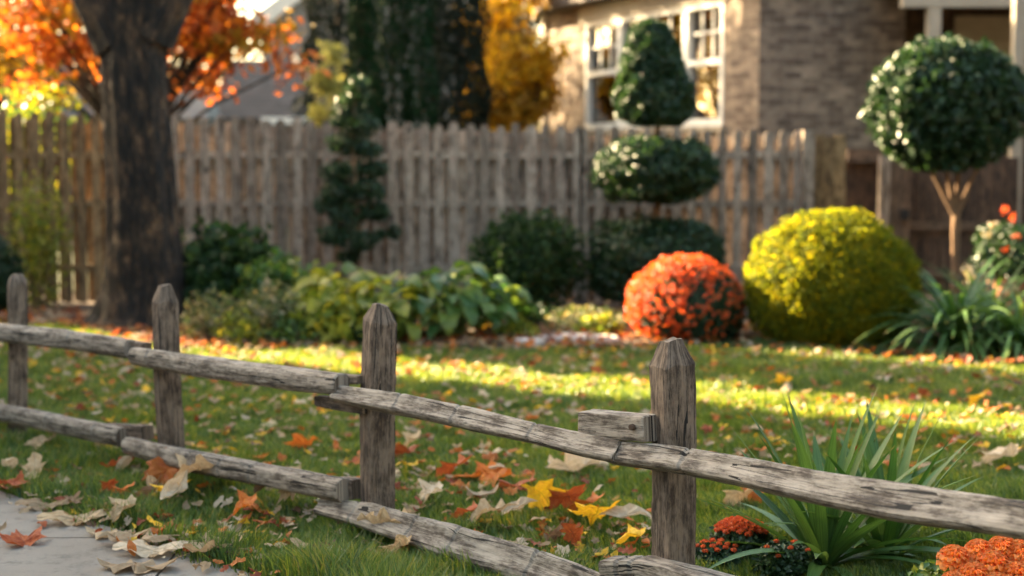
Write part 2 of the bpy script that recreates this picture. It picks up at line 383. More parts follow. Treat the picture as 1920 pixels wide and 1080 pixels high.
def grid(name, xs, y0, y1, ny, z, mat, zamp=.012):
    V = []; nx = len(xs)
    for j in range(ny + 1):
        for x in xs:
            a, b = y0(x), y1(x); V.append((x, a + (b - a) * j / ny, 0))
    V = np.array(V, float); V[:, 2] = z + zamp * nz(V, 1.3, 3)
    F = np.array([(j * nx + i, j * nx + i + 1, (j + 1) * nx + i + 1, (j + 1) * nx + i) for j in range(ny) for i in range(nx - 1)])
    return npmesh(name, V, F, mat)
PAVE = .72                                                                 # pavement edge, metres in front of the rail fence
def pavey(x):                                                              # y of the pavement edge at x
    return FP0.y + (PAVE - (x - FP0.x) * FN.x) / FN.y
xs = np.linspace(-9, 9, 73)
structure(grid('lawn', xs, lambda x: min(pavey(x) - .02, bedy(x) - .5), lambda x: bedy(x), 40, 0, MT['turf']))
structure(grid('garden_bed', xs, lambda x: bedy(x) + .01, lambda x: 18.0, 20, .02, MT['soil'], .02))
m = M(); m.quad([(-60, 18, -.005), (60, 18, -.005), (60, 80, -.005), (-60, 80, -.005)]); structure(m.build('back_lawn', MT['turf']))
# pavement slabs: edge parallel to the rail fence, joints across
m = M()
def slab(x0, x1, y0, y1):
    """clip the slab x0..x1, y0..y1 against the pavement edge"""
    P = [(x0, y0), (x1, y0), (x1, y1), (x0, y1)]; out = []
    f = lambda p: fside(*p) - PAVE
    for i in range(4):
        a, b = P[i], P[(i + 1) % 4]; fa, fb = f(a), f(b)
        if fa >= 0: out.append(a)
        if fa * fb < 0: k = fa / (fa - fb); out.append((a[0] + (b[0] - a[0]) * k, a[1] + (b[1] - a[1]) * k))
    if len(out) < 3: return
    n = len(out); vs = [(x, y, .025) for x, y in out] + [(x, y, -.02) for x, y in out]
    m.add(vs, [tuple(range(n))] + [(i, i + n, (i + 1) % n + n, (i + 1) % n)[::-1] for i in range(n)])
for i in range(-7, 3):
    for j in range(0, 9):
        yj = 6.33 + (j - 4) * 1.25
        slab(i * 1.5 + .2 + .006, (i + 1) * 1.5 + .2 - .006, yj + .006, yj + 1.25 - .006)
structure(m.build('pavement', MT['concrete']))

# grass: real blades, one mass
def grass_pts(n, lo, hi):
    """points spread so that the density falls with distance"""
    out = []
    while sum(len(o) for o in out) < n:
        d = 4.2 * (hi / 4.2) ** rng.random(n * 2); d = lo + (hi - lo) * ((d - 4.2) / (hi - 4.2))
        x = rng.uniform(-.48, .50, n * 2) * d; y = d
        k = (y < bedy(x) + .08) & (((x - FP0.x) * FN.x + (y - FP0.y) * FN.y) < PAVE + .03 * np.sin(x * 9) + .035 * rng.normal(size=n * 2))
        k &= rng.random(n * 2) < .9
        out.append(np.stack([x[k], y[k]], 1))
    return np.vstack(out)[:n]
def grass(name, P, h, wd, mat):
    n = len(P); fs = (P[:, 0] - FP0.x) * FN.x + (P[:, 1] - FP0.y) * FN.y
    P3 = np.c_[P, np.zeros(n)]; tall = 1 + .5 * np.clip(nz(P3, 2.4, 9), -1, 1) + .6 * np.clip(nz(P3, 9, 19), -1, 1)
    tall = np.where(fs > -.1, tall * 1.35, tall); tall = tall * (1 + .8 * np.exp(-((fs - .66) / .16) ** 2) + .25 * np.exp(-(fs / .05) ** 2)) * (1 - .35 * np.clip(nz(P3, 1.6, 77) - .35, 0, 1))
    hh = h * tall * rng.uniform(.5, 1.25, n); wd = wd * (.7 + P[:, 1] / 14)
    az = rng.uniform(0, 2 * np.pi, n); lean = rng.uniform(.05, .8, n) * hh
    laz = rng.uniform(0, 2 * np.pi, n) * .6 + 3 * nz(P3, 3, 29)
    side = np.stack([np.cos(az), np.sin(az), np.zeros(n)], 1); L = np.stack([np.cos(laz), np.sin(laz), np.zeros(n)], 1)
    base = np.c_[P, .004 * np.ones(n)]; W = (wd * rng.uniform(.7, 1.3, n))[:, None]
    mid = base + L * (lean * .3)[:, None]; mid[:, 2] += hh * .6
    tip = base + L * lean[:, None]; tip[:, 2] += hh
    V = np.stack([base - side * W * .5, base + side * W * .5, mid - side * W * .42, mid + side * W * .42, tip], 1).reshape(-1, 3)
    i = np.arange(n)[:, None] * 5
    F = np.stack([np.hstack([i, i + 1, i + 3]), np.hstack([i, i + 3, i + 2]), np.hstack([i + 2, i + 3, i + 4])], 1).reshape(-1, 3)
    o = npmesh(name, V, F, mat); return tag(o, kind='stuff')
g = grass('grass', grass_pts(480000, 4.3, 14.2), .052, .0048, MT['grass'])
tag(g, 'short green lawn grass covering the yard on both sides of the rail fence', 'grass')

# ------------------------------------------------------------------ split rail fence
fence = thing('split_rail_fence', 'weathered grey split rail fence with pointed posts running beside the pavement', 'fence', FP0)
def post(i, w, top, rot, shoulder, labels=None, capx=(.35, .35), roundtop=False):
    t = i * 1.564; b = FP0 + FD * t; b = Vector((b.x, b.y, -.05))
    H = top; prof = []; k = 32; zs = list(np.linspace(-.05, H - shoulder, 34)) + list(np.linspace(H - shoulder, H, 6))[1:]
    r = np.random.default_rng(100 + i); ph = r.uniform(0, 6, 8); lean = (-.004, .012, -.010, .016, 0)[i]
    sq = np.array([1 / (abs(math.cos(a)) ** 16 + abs(math.sin(a)) ** 16) ** (1 / 16) for a in np.arange(k) / k * 2 * math.pi]) * w / 2
    P = []; Rr = []
    crack = int(r.integers(3, 10))
    for z in zs:
        f = 1.0 if z <= H - shoulder else 1 - (.52 if not roundtop else 0) * ((z - H + shoulder) / shoulder)
        if roundtop and z > H - shoulder: f = math.sqrt(max(.02, 1 - ((z - H + shoulder) / shoulder) ** 2 * .9))
        ang = np.arange(k) / k * 2 * math.pi
        rr = sq * (1 + .022 * np.sin(ang * 3 + ph[0] + z * 3.5) + .018 * np.sin(ang * 7 + ph[1] + z * 9) + .018 * np.sin(ang * 13 + ph[4] + z * 5) + .014 * r.normal(size=k))
        rr[crack] *= .90 + .06 * math.sin(z * 9)
        rr *= 1 + .02 * math.sin(z * 7 + ph[2]); P.append((b.x + .006 * math.sin(z * 4 + ph[3]) + lean * z, b.y, z + 0)); Rr.append(rr * f)
    m = M(); m.loft(P, Rr, ups=(math.cos(rot), math.sin(rot), 0))
    for q in range(len(m.v)):       # uneven, weathered tip
        x_, y_, z_ = m.v[q]
        if z_ > H - shoulder * 1.3: m.v[q] = (x_, y_, z_ + .0035 * math.sin(x_ * 90 + ph[5]) + .0025 * math.sin(y_ * 130 + ph[6]) - .12 * (x_ - b.x) * math.sin(ph[7]))
    o = m.build('post', MT['post'], fence, loc=(b.x, b.y, 0))
    if labels: o['label'] = labels
def ztop(i, py, px): b = FP0 + FD * (i * 1.564); return at(px, py, b.y - .03).z
post(-1, .115, .84, R(60), .08, 'post beyond the right edge')
post(0, .112, ztop(0, 638, 1268), R(27), .085, 'nearest and tallest looking post, pointed, with a long vertical crack')
post(1, .112, ztop(1, 572, 700), R(27), .07, 'pointed post in the middle with a deep split')
post(2, .107, ztop(2, 535, 300), R(27), .08, 'pointed post in front of the tree trunk')
post(3, .100, ztop(3, 515, 24), R(22), .07, 'round topped post at the far left', roundtop=True)
def rail(tops, bots, off, shape='round', grooves=(), label=None, seed=0, endsL=1.0, endsR=1.0, dark=False, name='rail', n=40):
    """rail whose upper and lower outline pass through the given pixels, on the vertical plane off metres in front of the fence line"""
    P0 = FP0 + FN * off; r = np.random.default_rng(500 + seed)
    T = [hit(x, y, P0, FN) for x, y in tops]; B = [hit(x, y, P0, FN) for x, y in bots]
    sT = [(p - P0).dot(-FD) for p in T]; sB = [(p - P0).dot(-FD) for p in B]
    s0 = min(min(sT), min(sB)); s1 = max(max(sT), max(sB))
    S = sorted(list(np.linspace(s0, s1, n)) + [g_ + d for g_ in grooves for d in (-.012, -.004, .004, .012)] + [s0 + .006, s1 - .006])
    k = 32; ang = np.arange(k) / k * 2 * math.pi; path = []; rads = []; ph = r.uniform(0, 6.28, 8)
    for s in S:
        zt = np.interp(s, sT, [p.z for p in T]); zb = np.interp(s, sB, [p.z for p in B]); hr = (zt - zb) / 2
        if shape == 'round': q = 1 / (abs(np.cos(ang)) ** 2.6 + abs(np.sin(ang)) ** 2.6) ** (1 / 2.6)
        elif shape == 'box': q = 1 / (abs(np.cos(ang)) ** 8 + abs(np.sin(ang)) ** 8) ** (1 / 8) * (1 + .0 * ang)
        else:   # split wedge: flat slanting top towards the viewer, sharp lower front edge
            a2 = ang - R(38); q = 1 / (abs(np.cos(a2)) ** 4.5 + abs(np.sin(a2)) ** 4.5) ** (1 / 4.5) * (1 - .12 * np.cos(a2 * 3)); q = q * .93
        q = q * (1 + .035 * np.sin(ang * 2 + ph[0] + s * 2.2) + .022 * np.sin(ang * 5 + ph[1] + s * 4) + .014 * np.sin(ang * 9 + ph[4] - s * 7) + .010 * r.normal(size=k))
        mz = max(q * np.sin(ang)); mnz = -min(q * np.sin(ang))
        q = q / ((mz + mnz) / 2) * (1 + .02 * math.sin(s * 11 + ph[2]))
        for g_ in grooves:
            if abs(s - g_) < .006: q = q * .86
        e = 1.0
        if s < s0 + .003: e = .93 * endsL
        if s > s1 - .003: e = .93 * endsR
        c = P0 - FD * s; c.z = (zt + zb) / 2; c = c + FN * (.006 * math.sin(s * 5 + ph[3]))
        path.append(c); rads.append(q * hr * e)
    m = M(); m.loft(path, rads, ups=(0, 0, 1))
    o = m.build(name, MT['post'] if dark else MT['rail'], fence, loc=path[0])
    if label: o['label'] = label
    return s0, s1
def sx(px, py, off): return (hit(px, py, FP0 + FN * off, FN) - (FP0 + FN * off)).dot(-FD)
# upper rails
o1 = .10
rail([(-60, 600), (0, 607), (120, 617), (245, 637)], [(-60, 632), (0, 640), (120, 653), (243, 673)], o1, 'round', [sx(60, 630, o1), sx(140, 640, o1)], 'upper rail at the far left', 1)
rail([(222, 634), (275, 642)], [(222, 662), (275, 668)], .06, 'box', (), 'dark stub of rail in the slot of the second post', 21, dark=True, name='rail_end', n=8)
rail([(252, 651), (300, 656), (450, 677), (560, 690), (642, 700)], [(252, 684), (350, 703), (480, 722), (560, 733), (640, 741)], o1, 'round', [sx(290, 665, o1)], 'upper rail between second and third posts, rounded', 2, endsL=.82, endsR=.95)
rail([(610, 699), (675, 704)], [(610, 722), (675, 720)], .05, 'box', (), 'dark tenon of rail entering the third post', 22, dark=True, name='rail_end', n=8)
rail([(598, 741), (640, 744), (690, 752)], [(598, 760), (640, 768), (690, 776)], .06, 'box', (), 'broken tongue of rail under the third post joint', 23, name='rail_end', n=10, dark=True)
rail([(632, 722), (760, 740), (880, 765), (1000, 793), (1165, 829)], [(636, 757), (760, 784), (900, 815), (1000, 835), (1090, 858), (1165, 874)], o1 + .005, 'split', [sx(755, 760, o1), sx(862, 790, o1), sx(1008, 820, o1)], 'pale split upper rail between third and fourth posts', 3, endsL=.8)
rail([(1145, 828), (1250, 836), (1400, 860), (1550, 886), (1700, 910), (1920, 943), (2060, 965)], [(1145, 874), (1250, 890), (1400, 917), (1540, 952), (1680, 982), (1920, 1018), (2060, 1038)], o1, 'split', [sx(1290, 865, o1)], 'upper rail right of the fourth post, with a long dark crack', 4)
rail([(1100, 769), (1222, 777)], [(1097, 820), (1222, 830)], .075, 'box', (), 'short squared rail stub with a knot resting against the fourth post', 5, name='rail_end', n=10)
# lower rails
rail([(-60, 750), (0, 757), (120, 779), (232, 801)], [(-60, 778), (0, 790), (120, 815), (232, 839)], o1, 'round', [sx(100, 790, o1), sx(190, 810, o1)], 'lower rail at the far left', 6)
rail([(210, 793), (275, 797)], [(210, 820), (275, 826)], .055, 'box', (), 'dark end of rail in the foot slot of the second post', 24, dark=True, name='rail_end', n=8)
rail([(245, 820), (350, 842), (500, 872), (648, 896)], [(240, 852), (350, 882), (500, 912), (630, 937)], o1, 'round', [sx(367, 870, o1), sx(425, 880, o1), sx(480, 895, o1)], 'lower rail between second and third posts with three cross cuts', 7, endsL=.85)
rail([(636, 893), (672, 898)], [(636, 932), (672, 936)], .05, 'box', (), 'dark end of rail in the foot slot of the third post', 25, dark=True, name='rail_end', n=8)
rail([(603, 936), (700, 946), (850, 986), (1000, 1032), (1110, 1072), (1180, 1098)], [(600, 970), (700, 1000), (800, 1035), (900, 1073), (1000, 1105), (1180, 1160)], o1 + .01, 'split', [sx(678, 980, o1), sx(790, 1010, o1), sx(868, 1040, o1), sx(1010, 1065, o1)], 'lower rail right of the third post, near the ground', 8)
rail([(1142, 1046), (1215, 1045), (1320, 1072), (1500, 1120), (1800, 1200)], [(1142, 1100), (1215, 1104), (1320, 1136), (1500, 1185), (1800, 1270)], o1, 'box', [sx(1175, 1070, o1), sx(1200, 1075, o1)], 'lower rail right of the fourth post, at the bottom edge', 9)
# knot on the stub
kc = hit(1183, 801, FP0 + FN * .129, FN); m = M(); kk = 14
m.loft([kc - FN * .01, kc + FN * .002, kc + FN * .003], [[.011] * kk, [.010] * kk, [.006] * kk]); m.build('knot', MT['darkboard'], fence)

# ------------------------------------------------------------------ tree trunk in the yard
TY = 14.4; TX = (262 - 960) / FPX * TY
tree = thing('shade_tree', 'thick dark trunked tree with furrowed bark standing before the board fence', 'tree', (TX, TY, 0))
m = M(); k = 64; P = []; Rr = []; r = np.random.default_rng(5); ang = np.arange(k) / k * 2 * math.pi
for z in np.linspace(-.05, 3.05, 60):
    w0 = np.interp(z, [-.05, .1, .35, .9, 1.9, 2.5, 2.9, 3.1], [.52, .40, .345, .31, .285, .28, .32, .38])
    rr = w0 * (1 + .05 * np.sin(ang * 5 + z * .6) + .035 * np.sin(ang * 11 + z * 1.1 + np.sin(z * 2)) + .022 * np.sin(ang * 23 - z * 1.6) + .012 * r.normal(size=k))
    if z < .4: rr *= 1 + (.4 - z) * .45 * np.maximum(0, np.sin(ang * 4 + 1))
    P.append((TX + .02 * math.sin(z * 2), TY, z)); Rr.append(rr)
m.loft(P, Rr, ups=(0, 1, 0)); m.build('trunk', MT['bark'], tree, loc=(TX, TY, 0))
def limb(pts, r0, r1, nm='limb', k=20, mat='bark', par=tree):
    pts = [Vector(p) for p in pts]; Q = []; Rr = []; n = 14
    for i in range(n + 1):
        t_ = i / n * (len(pts) - 1); a = min(int(t_), len(pts) - 2); Q.append(pts[a].lerp(pts[a + 1], t_ - a))
        Rr.append((r0 + (r1 - r0) * i / n) * (1 + .06 * np.sin(np.arange(k) * 1.9 + i * .5) + .03 * r.normal(size=k)))
    m = M(); m.loft(Q, Rr); return m.build(nm, MT[mat], par, loc=pts[0])
limb([(TX - .10, TY, 2.55), (TX - .42, TY, 3.15), (TX - 1.0, TY + .2, 4.2), (TX - 1.5, TY + .3, 5.6)], .27, .09)
limb([(TX + .10, TY, 2.6), (TX + .36, TY, 3.15), (TX + .9, TY - .1, 4.3), (TX + 1.6, TY + .1, 5.5)], .26, .09)
limb([(TX, TY, 2.8), (TX + .02, TY + .2, 3.8), (TX - .1, TY + .3, 5.6)], .26, .10)
C = []
for cx, cy, cz, rad in [(-1.6, .3, 5.9, 1.1), (0, .3, 6.2, 1.3), (1.7, .1, 5.9, 1.1), (-.7, -.6, 5.6, .9), (.9, .8, 5.7, .9)]:
    d = rng.normal(size=(900, 3)) * rad * .45; C.append(d + (TX + cx, TY + cy, cz))
C = np.vstack(C); leaves('crown', C, rng.normal(size=C.shape), .12, MT['maple'], tree)

# ------------------------------------------------------------------ board fence
FY = 16.6
def ftop(px): return np.interp(px, [-400, 0, 340, 700, 1000, 1520, 1600], [203, 207, 218, 227, 234, 246, 248])
bf = thing('board_fence', 'tall grey shadowbox board fence with rounded picket tops across the back of the garden', 'fence', (0, FY, 0))
def picket(m, xc, wd, z1, y, th=.018, z0=.03, skew=0.0):
    """board with rounded dog eared top; its UV runs up the board"""
    a = [(-.5, 0), (-.5, -.045), (-.40, -.018), (-.22, -.003), (0, 0), (.22, -.003), (.40, -.018), (.5, -.045)]
    out = [(xc - wd / 2, z0), (xc + wd / 2, z0)] + [(xc + u * wd + skew, z1 + dz) for u, dz in a[:0:-1]]
    n = len(out); vs = [(x, y, z) for x, z in out] + [(x, y + th, z) for x, z in out]
    fs = [tuple(range(n)), tuple(range(2 * n - 1, n - 1, -1))] + [(i, i + n, (i + 1) % n + n, (i + 1) % n)[::-1] for i in range(n)]
    uv = [[(vs[q][0] , vs[q][2]) for q in f] if j < 2 else [(vs[q][1], vs[q][2]) for q in f] for j, f in enumerate(fs)]
    m.add(vs, fs, uv)
X0, X1 = -7.5, (1517 - 960) / FPX * FY
edges = [X0, -4.55 - .0, -1.75, .70, X1]
edges[1] = (205 - 960) / FPX * FY
def colour_panel(a, b, mat, lab):
    m = M(); x = a + .05; i = 0
    while x < b - .02:
        px = 960 + x / FY * FPX; zt = at(px, ftop(px), FY).z + random.uniform(-.022, .02)
        wd = random.uniform(.084, .108); picket(m, x, wd, zt, FY - .055, skew=random.uniform(-.011, .011))
        wd2 = random.uniform(.082, .104); picket(m, x + .079 + random.uniform(-.006, .006), wd2, zt - .07 + random.uniform(-.012, .012), FY + .038)
        x += .1575 + random.uniform(-.004, .004)
    o = m.build('picket_panel', MT[mat], bf, loc=((a + b) / 2, FY, 0)); o['label'] = lab
    m = M()
    for zz in (.35, 1.02, 1.52):
        m.box((a, FY - .0365, zz), (b, FY + .0375, zz + .075), uvrot=True)
    m.build('rail', MT[mat], bf, loc=((a + b) / 2, FY, 1))
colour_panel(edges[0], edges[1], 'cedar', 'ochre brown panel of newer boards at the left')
colour_panel(edges[1], edges[2], 'board', 'grey panel right of the trunk')
colour_panel(edges[2], edges[3], 'board', 'grey panel behind the climbing evergreen')
colour_panel(edges[3], edges[4], 'board', 'grey panel at the right end')
for x in edges[1:4]:
    m = M(); m.box((x - .045, FY + .058, -.02), (x + .045, FY + .148, 1.6)); m.build('post', MT['board'], bf, loc=(x, FY + .1, 0))
ex = X1
m = M(); zz = at(1500, 244, FY - .1).z; m.box((ex - .105, FY - .19, -.02), (ex + .015, FY - .07, zz)); o = m.build('post', MT['board'], bf, loc=(ex, FY, 0)); o['label'] = 'square end post at the right'
# garden gate to the right of the board fence
gg = thing('garden_gate', 'dark brown wooden side gate with header beam beside the brick house', 'gate', (4.3, 17.4, 0))
m = M(); a = ex + .03
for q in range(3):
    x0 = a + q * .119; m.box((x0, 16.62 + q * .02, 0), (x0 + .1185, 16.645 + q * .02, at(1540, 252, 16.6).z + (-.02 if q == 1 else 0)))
m.build('side_panel', MT['cedar'], gg)  # yellow light on these boards is part of their colour
zl = at(1620, 302, 17.3).z; zu = at(1620, 279, 17.3).z; xa = at(1588, 300, 17.3).x; xb = at(1690, 300, 17.3).x; xc = at(1900, 300, 17.3).x
m = M(); m.box((xa, 17.25, zl), (xb, 17.37, zu), uvrot=True); m.build('header_beam', MT['brownboard'], gg)
m = M(); m.box((xa + .01, 17.4, 0), (at(1650, 300, 17.3).x, 17.43, zl - .01)); m.build('gate_panel', MT['darkboard'], gg)
m = M(); x0 = at(1648, 300, 17.2).x; x1 = at(1667, 300, 17.2).x; m.box((x0, 17.13, 0), (x1, 17.24, at(1655, 292, 17.2).z)); o = m.build('post', MT['board'], gg); o['label'] = 'pale square gate post'
m = M()
for q in range(2): m.box((x1 + .005 + q * .12, 17.16, 0), (x1 + .113 + q * .12, 17.2, at(1680, 285, 17.2).z - q * .03))
m.build('side_panel', MT['brownboard'], gg)
m = M(); x = xb + .06; zt = at(1750, 296, 17.5).z
while x < xc: m.box((x, 17.5 + .01 * (random.random()), .02), (x + .135, 17.54, zt + random.uniform(-.01, .01))); x += .142
m.build('gate_panel', MT['darkboard'], gg)
m = M()
for z in (at(1750, 432, 17.4).z, at(1750, 520, 17.4).z): m.box((xb + .06, 17.44, z), (xc, 17.49, z + .09), uvrot=True)
m.build('brace', MT['brownboard'], gg)
m = M(); z = at(1690, 395, 17.3).z; m.box((x1 + .12, 17.10, z - .09), (x1 + .20, 17.155, z + .02)); m.build('latch', MT['dark'], gg)

# ------------------------------------------------------------------ brick house on the right
HA = Vector((.508, 25.4, 0)); HK = Vector((3.0, 19.6, 0)); hd = (HK - HA).normalized(); hn = Vector((hd.y, -hd.x, 0)); hn = hn if hn.x < 0 else -hn
he = -hn; HE = HK + he * 2.15; HZ = 3.75; HL = (HK - HA).length
house = thing('brick_house', 'brown brick house with white framed windows behind the board fence at right', 'house', HK)
Zv = Vector((0, 0, 1))
def wallq(m, o, d, s0, s1, z0, z1): m.quad([o + d * s0 + Zv * z0, o + d * s1 + Zv * z0, o + d * s1 + Zv * z1, o + d * s0 + Zv * z1], [(s0, z0), (s1, z0), (s1, z1), (s0, z1)])
W0, W1, WZ0, WZ1 = 1.50, 5.48, 1.93, 3.50
m = M(); wallq(m, HA, hd, 0, W0, 0, HZ); wallq(m, HA, hd, W1, HL, 0, HZ); wallq(m, HA, hd, W0, W1, 0, WZ0); wallq(m, HA, hd, W0, W1, WZ1, HZ)
for a, b, c, d in ((W0, W0, WZ0, WZ1), (W1, W1, WZ0, WZ1)):
    p = HA + hd * a; m.quad([p + Zv * c, p + he * .14 + Zv * c, p + he * .14 + Zv * d, p + Zv * d])
o = m.build('wall', MT['brick'], house, loc=HA); o['label'] = 'brick wall with the windows, lit by dappled sun'
m = M(); wallq(m, HK, he, 0, 2.15, 0, HZ); wallq(m, HE, -hn * 0 + (-hd), 0, 1.6, 0, HZ)
B1 = HE - hd * 1.6; wallq(m, B1, he, 0, 5, 0, HZ); wallq(m, HA, he, 0, 7.2, 0, HZ)
wallq(m, B1 + he * 5, (-hd), 0, 4.7, 0, HZ)
o = m.build('wall', MT['brick'], house, loc=HK); o['label'] = 'shaded brick wall facing the garden'
# inner room behind the windows
m = M(); p = HA + hd * (W0 - .4) + he * 1.6; m.quad([p, p + hd * 5, p + hd * 5 + Zv * HZ, p + Zv * HZ]); m.build('inner_wall', MT['dark'], house)
m = M(); m.quad([HA + Zv * HZ, HK + Zv * HZ, HK + he * 7.2 + Zv * HZ, HA + he * 7.2 + Zv * HZ]); m.build('ceiling', MT['dark'], house)
axH = (hd, hn, Zv)
def hbox(m, s0, s1, n0, n1, z0, z1): m.box((s0, n0, z0), (s1, n1, z1), axH, HA)
m = M(); hbox(m, W0 - .12, W1 + .12, .004, .05, WZ1 + .004, WZ1 + .25); m.build('lintel', MT['creampaint'], house)
m = M(); hbox(m, -.02, .13, -.02, .06, 0, HZ); m.build('corner_board', MT['creampaint'], house)
m = M(); hbox(m, W0 - .05, W1 + .08, -.06, .075, WZ0 - .07, WZ0 + .0); m.build('sill', MT['creampaint'], house)
def window(s0, s1, split, mun, label):
    fr = M(); f = .065
    for a, b, c, d in ((s0, s0 + f, WZ0 + .003, WZ1), (s1 - f, s1, WZ0 + .003, WZ1), (s0 + f, s1 - f, WZ0 + .003, WZ0 + .09), (s0 + f, s1 - f, WZ1 - .06, WZ1)):
        hbox(fr, a, b, -.10, .015, c, d)
    fo = fr.build('window', MT['white'], house, loc=HA + hd * s0 + Zv * WZ0); fo['label'] = label
    def sub(mm, nm, mat):
        o_ = mm.build(nm, MT[mat], None); o_.parent = fo; o_.location = -(Vector(fo.location) + Vector(house.location))
    gm = M(); hbox(gm, s0 + f, s1 - f, -.072, -.066, WZ0 + .09, WZ1 - .06); sub(gm, 'pane', 'glass')
    sm = M(); a, b = s0 + f, s1 - f
    if split: hbox(sm, a, b, -.06, .008, split - .035, split + .035)
    zlo = split + .035 if split else WZ0 + .09
    for q in range(1, mun + 1): x_ = a + (b - a) * q / (mun + 1); hbox(sm, x_ - .013, x_ + .013, -.062, -.045, zlo, WZ1 - .06)
    zm = (zlo + WZ1 - .06) / 2 + .02; hbox(sm, a, b, -.060, -.047, zm - .012, zm + .012)
    sub(sm, 'glazing_bar', 'white')
    cm = M(); n_ = 26; zt = split if split else WZ1
    pts = [(s0 + (s1 - s0) * (.55 + .42 * i / n_), -.24 + .03 * math.sin(i * 1.3)) for i in range(n_ + 1)]
    for i in range(n_):
        p0 = HA + hd * pts[i][0] + hn * pts[i][1]; p1 = HA + hd * pts[i + 1][0] + hn * pts[i + 1][1]
        cm.quad([p0 + Zv * WZ0, p1 + Zv * WZ0, p1 + Zv * zt, p0 + Zv * zt])
    sub(cm, 'curtain', 'curtain')
window(W0 + .002, 2.60, 2.75, 2, 'left sash window')
window(2.606, 4.50, None, 3, 'wide middle window partly hidden by the topiary')
window(4.506, W1 - .002, 2.75, 2, 'right sash window')
# eaves, roof and porch
m = M(); ov = .35; q = [HA + hn * ov - hd * .3, HK + hn * ov + hd * ov, HK + he * 9 + hd * ov, HA + he * 9 - hd * .3]
m.quad([p + Zv * (HZ + .01) for p in q]); rc = (HA + HK) / 2 + he * 4
top = [rc - hd * 1.0 + Zv * 6.0, rc + hd * .6 + Zv * 6.0, rc + he * 1.5 + Zv * 6.0]
m.quad([q[0] + Zv * (HZ + .2), q[1] + Zv * (HZ + .2), top[1], top[0]]); m.quad([q[1] + Zv * (HZ + .2), q[2] + Zv * (HZ + .2), top[2], top[1]])
m.quad([q[0] + Zv * (HZ + .01), q[1] + Zv * (HZ + .01), q[1] + Zv * (HZ + .2), q[0] + Zv * (HZ + .2)]); m.quad([q[1] + Zv * (HZ + .01), q[2] + Zv * (HZ + .01), q[2] + Zv * (HZ + .2), q[1] + Zv * (HZ + .2)])
m.build('roof', MT['shingle'], house)
PY = 19.0; zb = at(1800, 14, PY).z
px0 = at(1690, 10, PY).x
m = M(); m.box((px0, PY - .08, zb), (9.5, PY + .08, zb + .3), uvrot=True); m.build('porch_beam', MT['creampaint'], house)
xp = at(1750, 40, PY).x; m = M(); m.box((xp - .075, PY - .07, 0), (xp + .075, PY + .07, zb - .002)); o = m.build('porch_post', MT['creampaint'], house)
xp = at(1909, 40, 17.9).x; m = M(); m.box((xp - .05, 17.85, 0), (xp + .07, 17.97, 3.6)); o = m.build('porch_post', MT['creampaint'], house); o['label'] = 'white porch post at the right edge'
m = M(); x0 = at(1790, 40, 21).x; z0 = at(1800, 95, 21).z
for q in range(6): m.box((x0, 20.98 + .004 * (q % 2), z0 + q * .15 - .45), (11, 21.02, z0 + q * .15 - .305), uvrot=True)
m.build('siding', MT['creampaint'], house)
m = M(); m.box((x0 - .7, 21.05, 0), (11, 21.1, zb + .3)); m.build('porch_wall', MT['darkboard'], house)
m = M(); m.box((px0, PY - .1, zb + .301), (11, 23, zb + .38)); m.build('porch_roof', MT['dark'], house)

# ------------------------------------------------------------------ neighbouring houses and the wood behind
def hip_roof(m, x0, x1, y0, y1, ze, zr, r0, r1, th=.15):
    ym = (y0 + y1) / 2; A_, B_, C_, D_ = (x0, y0, ze), (x1, y0, ze), (x1, y1, ze), (x0, y1, ze); E, F_ = (r0, ym, zr), (r1, ym, zr)
    m.quad([A_, B_, F_, E]); m.quad([B_, C_, F_, F_][:4]) if False else m.add([B_, C_, F_], [(0, 1, 2)], [[(0, 0), (4, 0), (2, 3)]])
    m.quad([C_, D_, E, F_]); m.add([D_, A_, E], [(0, 1, 2)], [[(0, 0), (4, 0), (2, 3)]])
    m.quad([D_, C_, B_, A_])
Yh = 34.0
g1 = thing('neighbour_garage', 'low grey shingled hip roof building behind the fence right of the trunk', 'garage', (at(500, 222, Yh).x, Yh, 0))
e0, e1 = at(385, 222, Yh), at(622, 222, Yh); r0, r1 = at(432, 112, Yh + 1.2), at(556, 108, Yh + 1.2)
m = M(); hip_roof(m, e0.x, e1.x, Yh, Yh + 2.4, e0.z, r0.z, r0.x, r1.x); m.build('roof', MT['shingle'], g1)
m = M(); m.box((e0.x + .2, Yh + .3, 0), (e1.x - .2, Yh + 2.1, e0.z - .01)); m.build('wall', MT['siding'], g1)
m = M(); a_, b_ = Vector((e1.x, Yh - .02, e0.z + .05)), Vector((r1.x, Yh + 1.2, r0.z + .05)); m.tube([a_, b_], .09, .09, 6); m.build('ridge_cap', MT['palroof'], g1)
m = M(); m.box((e0.x + 1.2, Yh - .12, e0.z - .12), (e1.x, Yh - .01, e0.z + .02)); m.build('gutter', MT['white'], g1)
g2 = thing('neighbour_shed', 'small pale grey roofed shed just right of the trunk', 'shed', (at(350, 200, 30).x, 30, 0))
e0, e1 = at(300, 222, 30), at(388, 222, 30); r1 = at(405, 165, 30.8)
m = M(); hip_roof(m, e0.x, e1.x, 30, 31.6, e0.z, r1.z, e0.x + .3, r1.x - .1); m.build('roof', MT['palroof'], g2)
m = M(); m.box((e0.x + .1, 30.2, 0), (e1.x - .1, 31.5, e0.z - .01)); m.build('wall', MT['siding'], g2)
g3 = thing('slate_roofed_house', 'dark slate roofed house at far left behind the yellow green bush', 'house', (at(40, 210, 32).x, 32, 0))
e0, e1 = at(-260, 225, 32), at(200, 225, 32); r0, r1 = at(-150, 60, 33.8), at(92, 60, 33.8)
m = M(); hip_roof(m, e0.x, e1.x, 32, 35.6, e0.z, r0.z, r0.x, r1.x); m.build('roof', MT['slate'], g3)
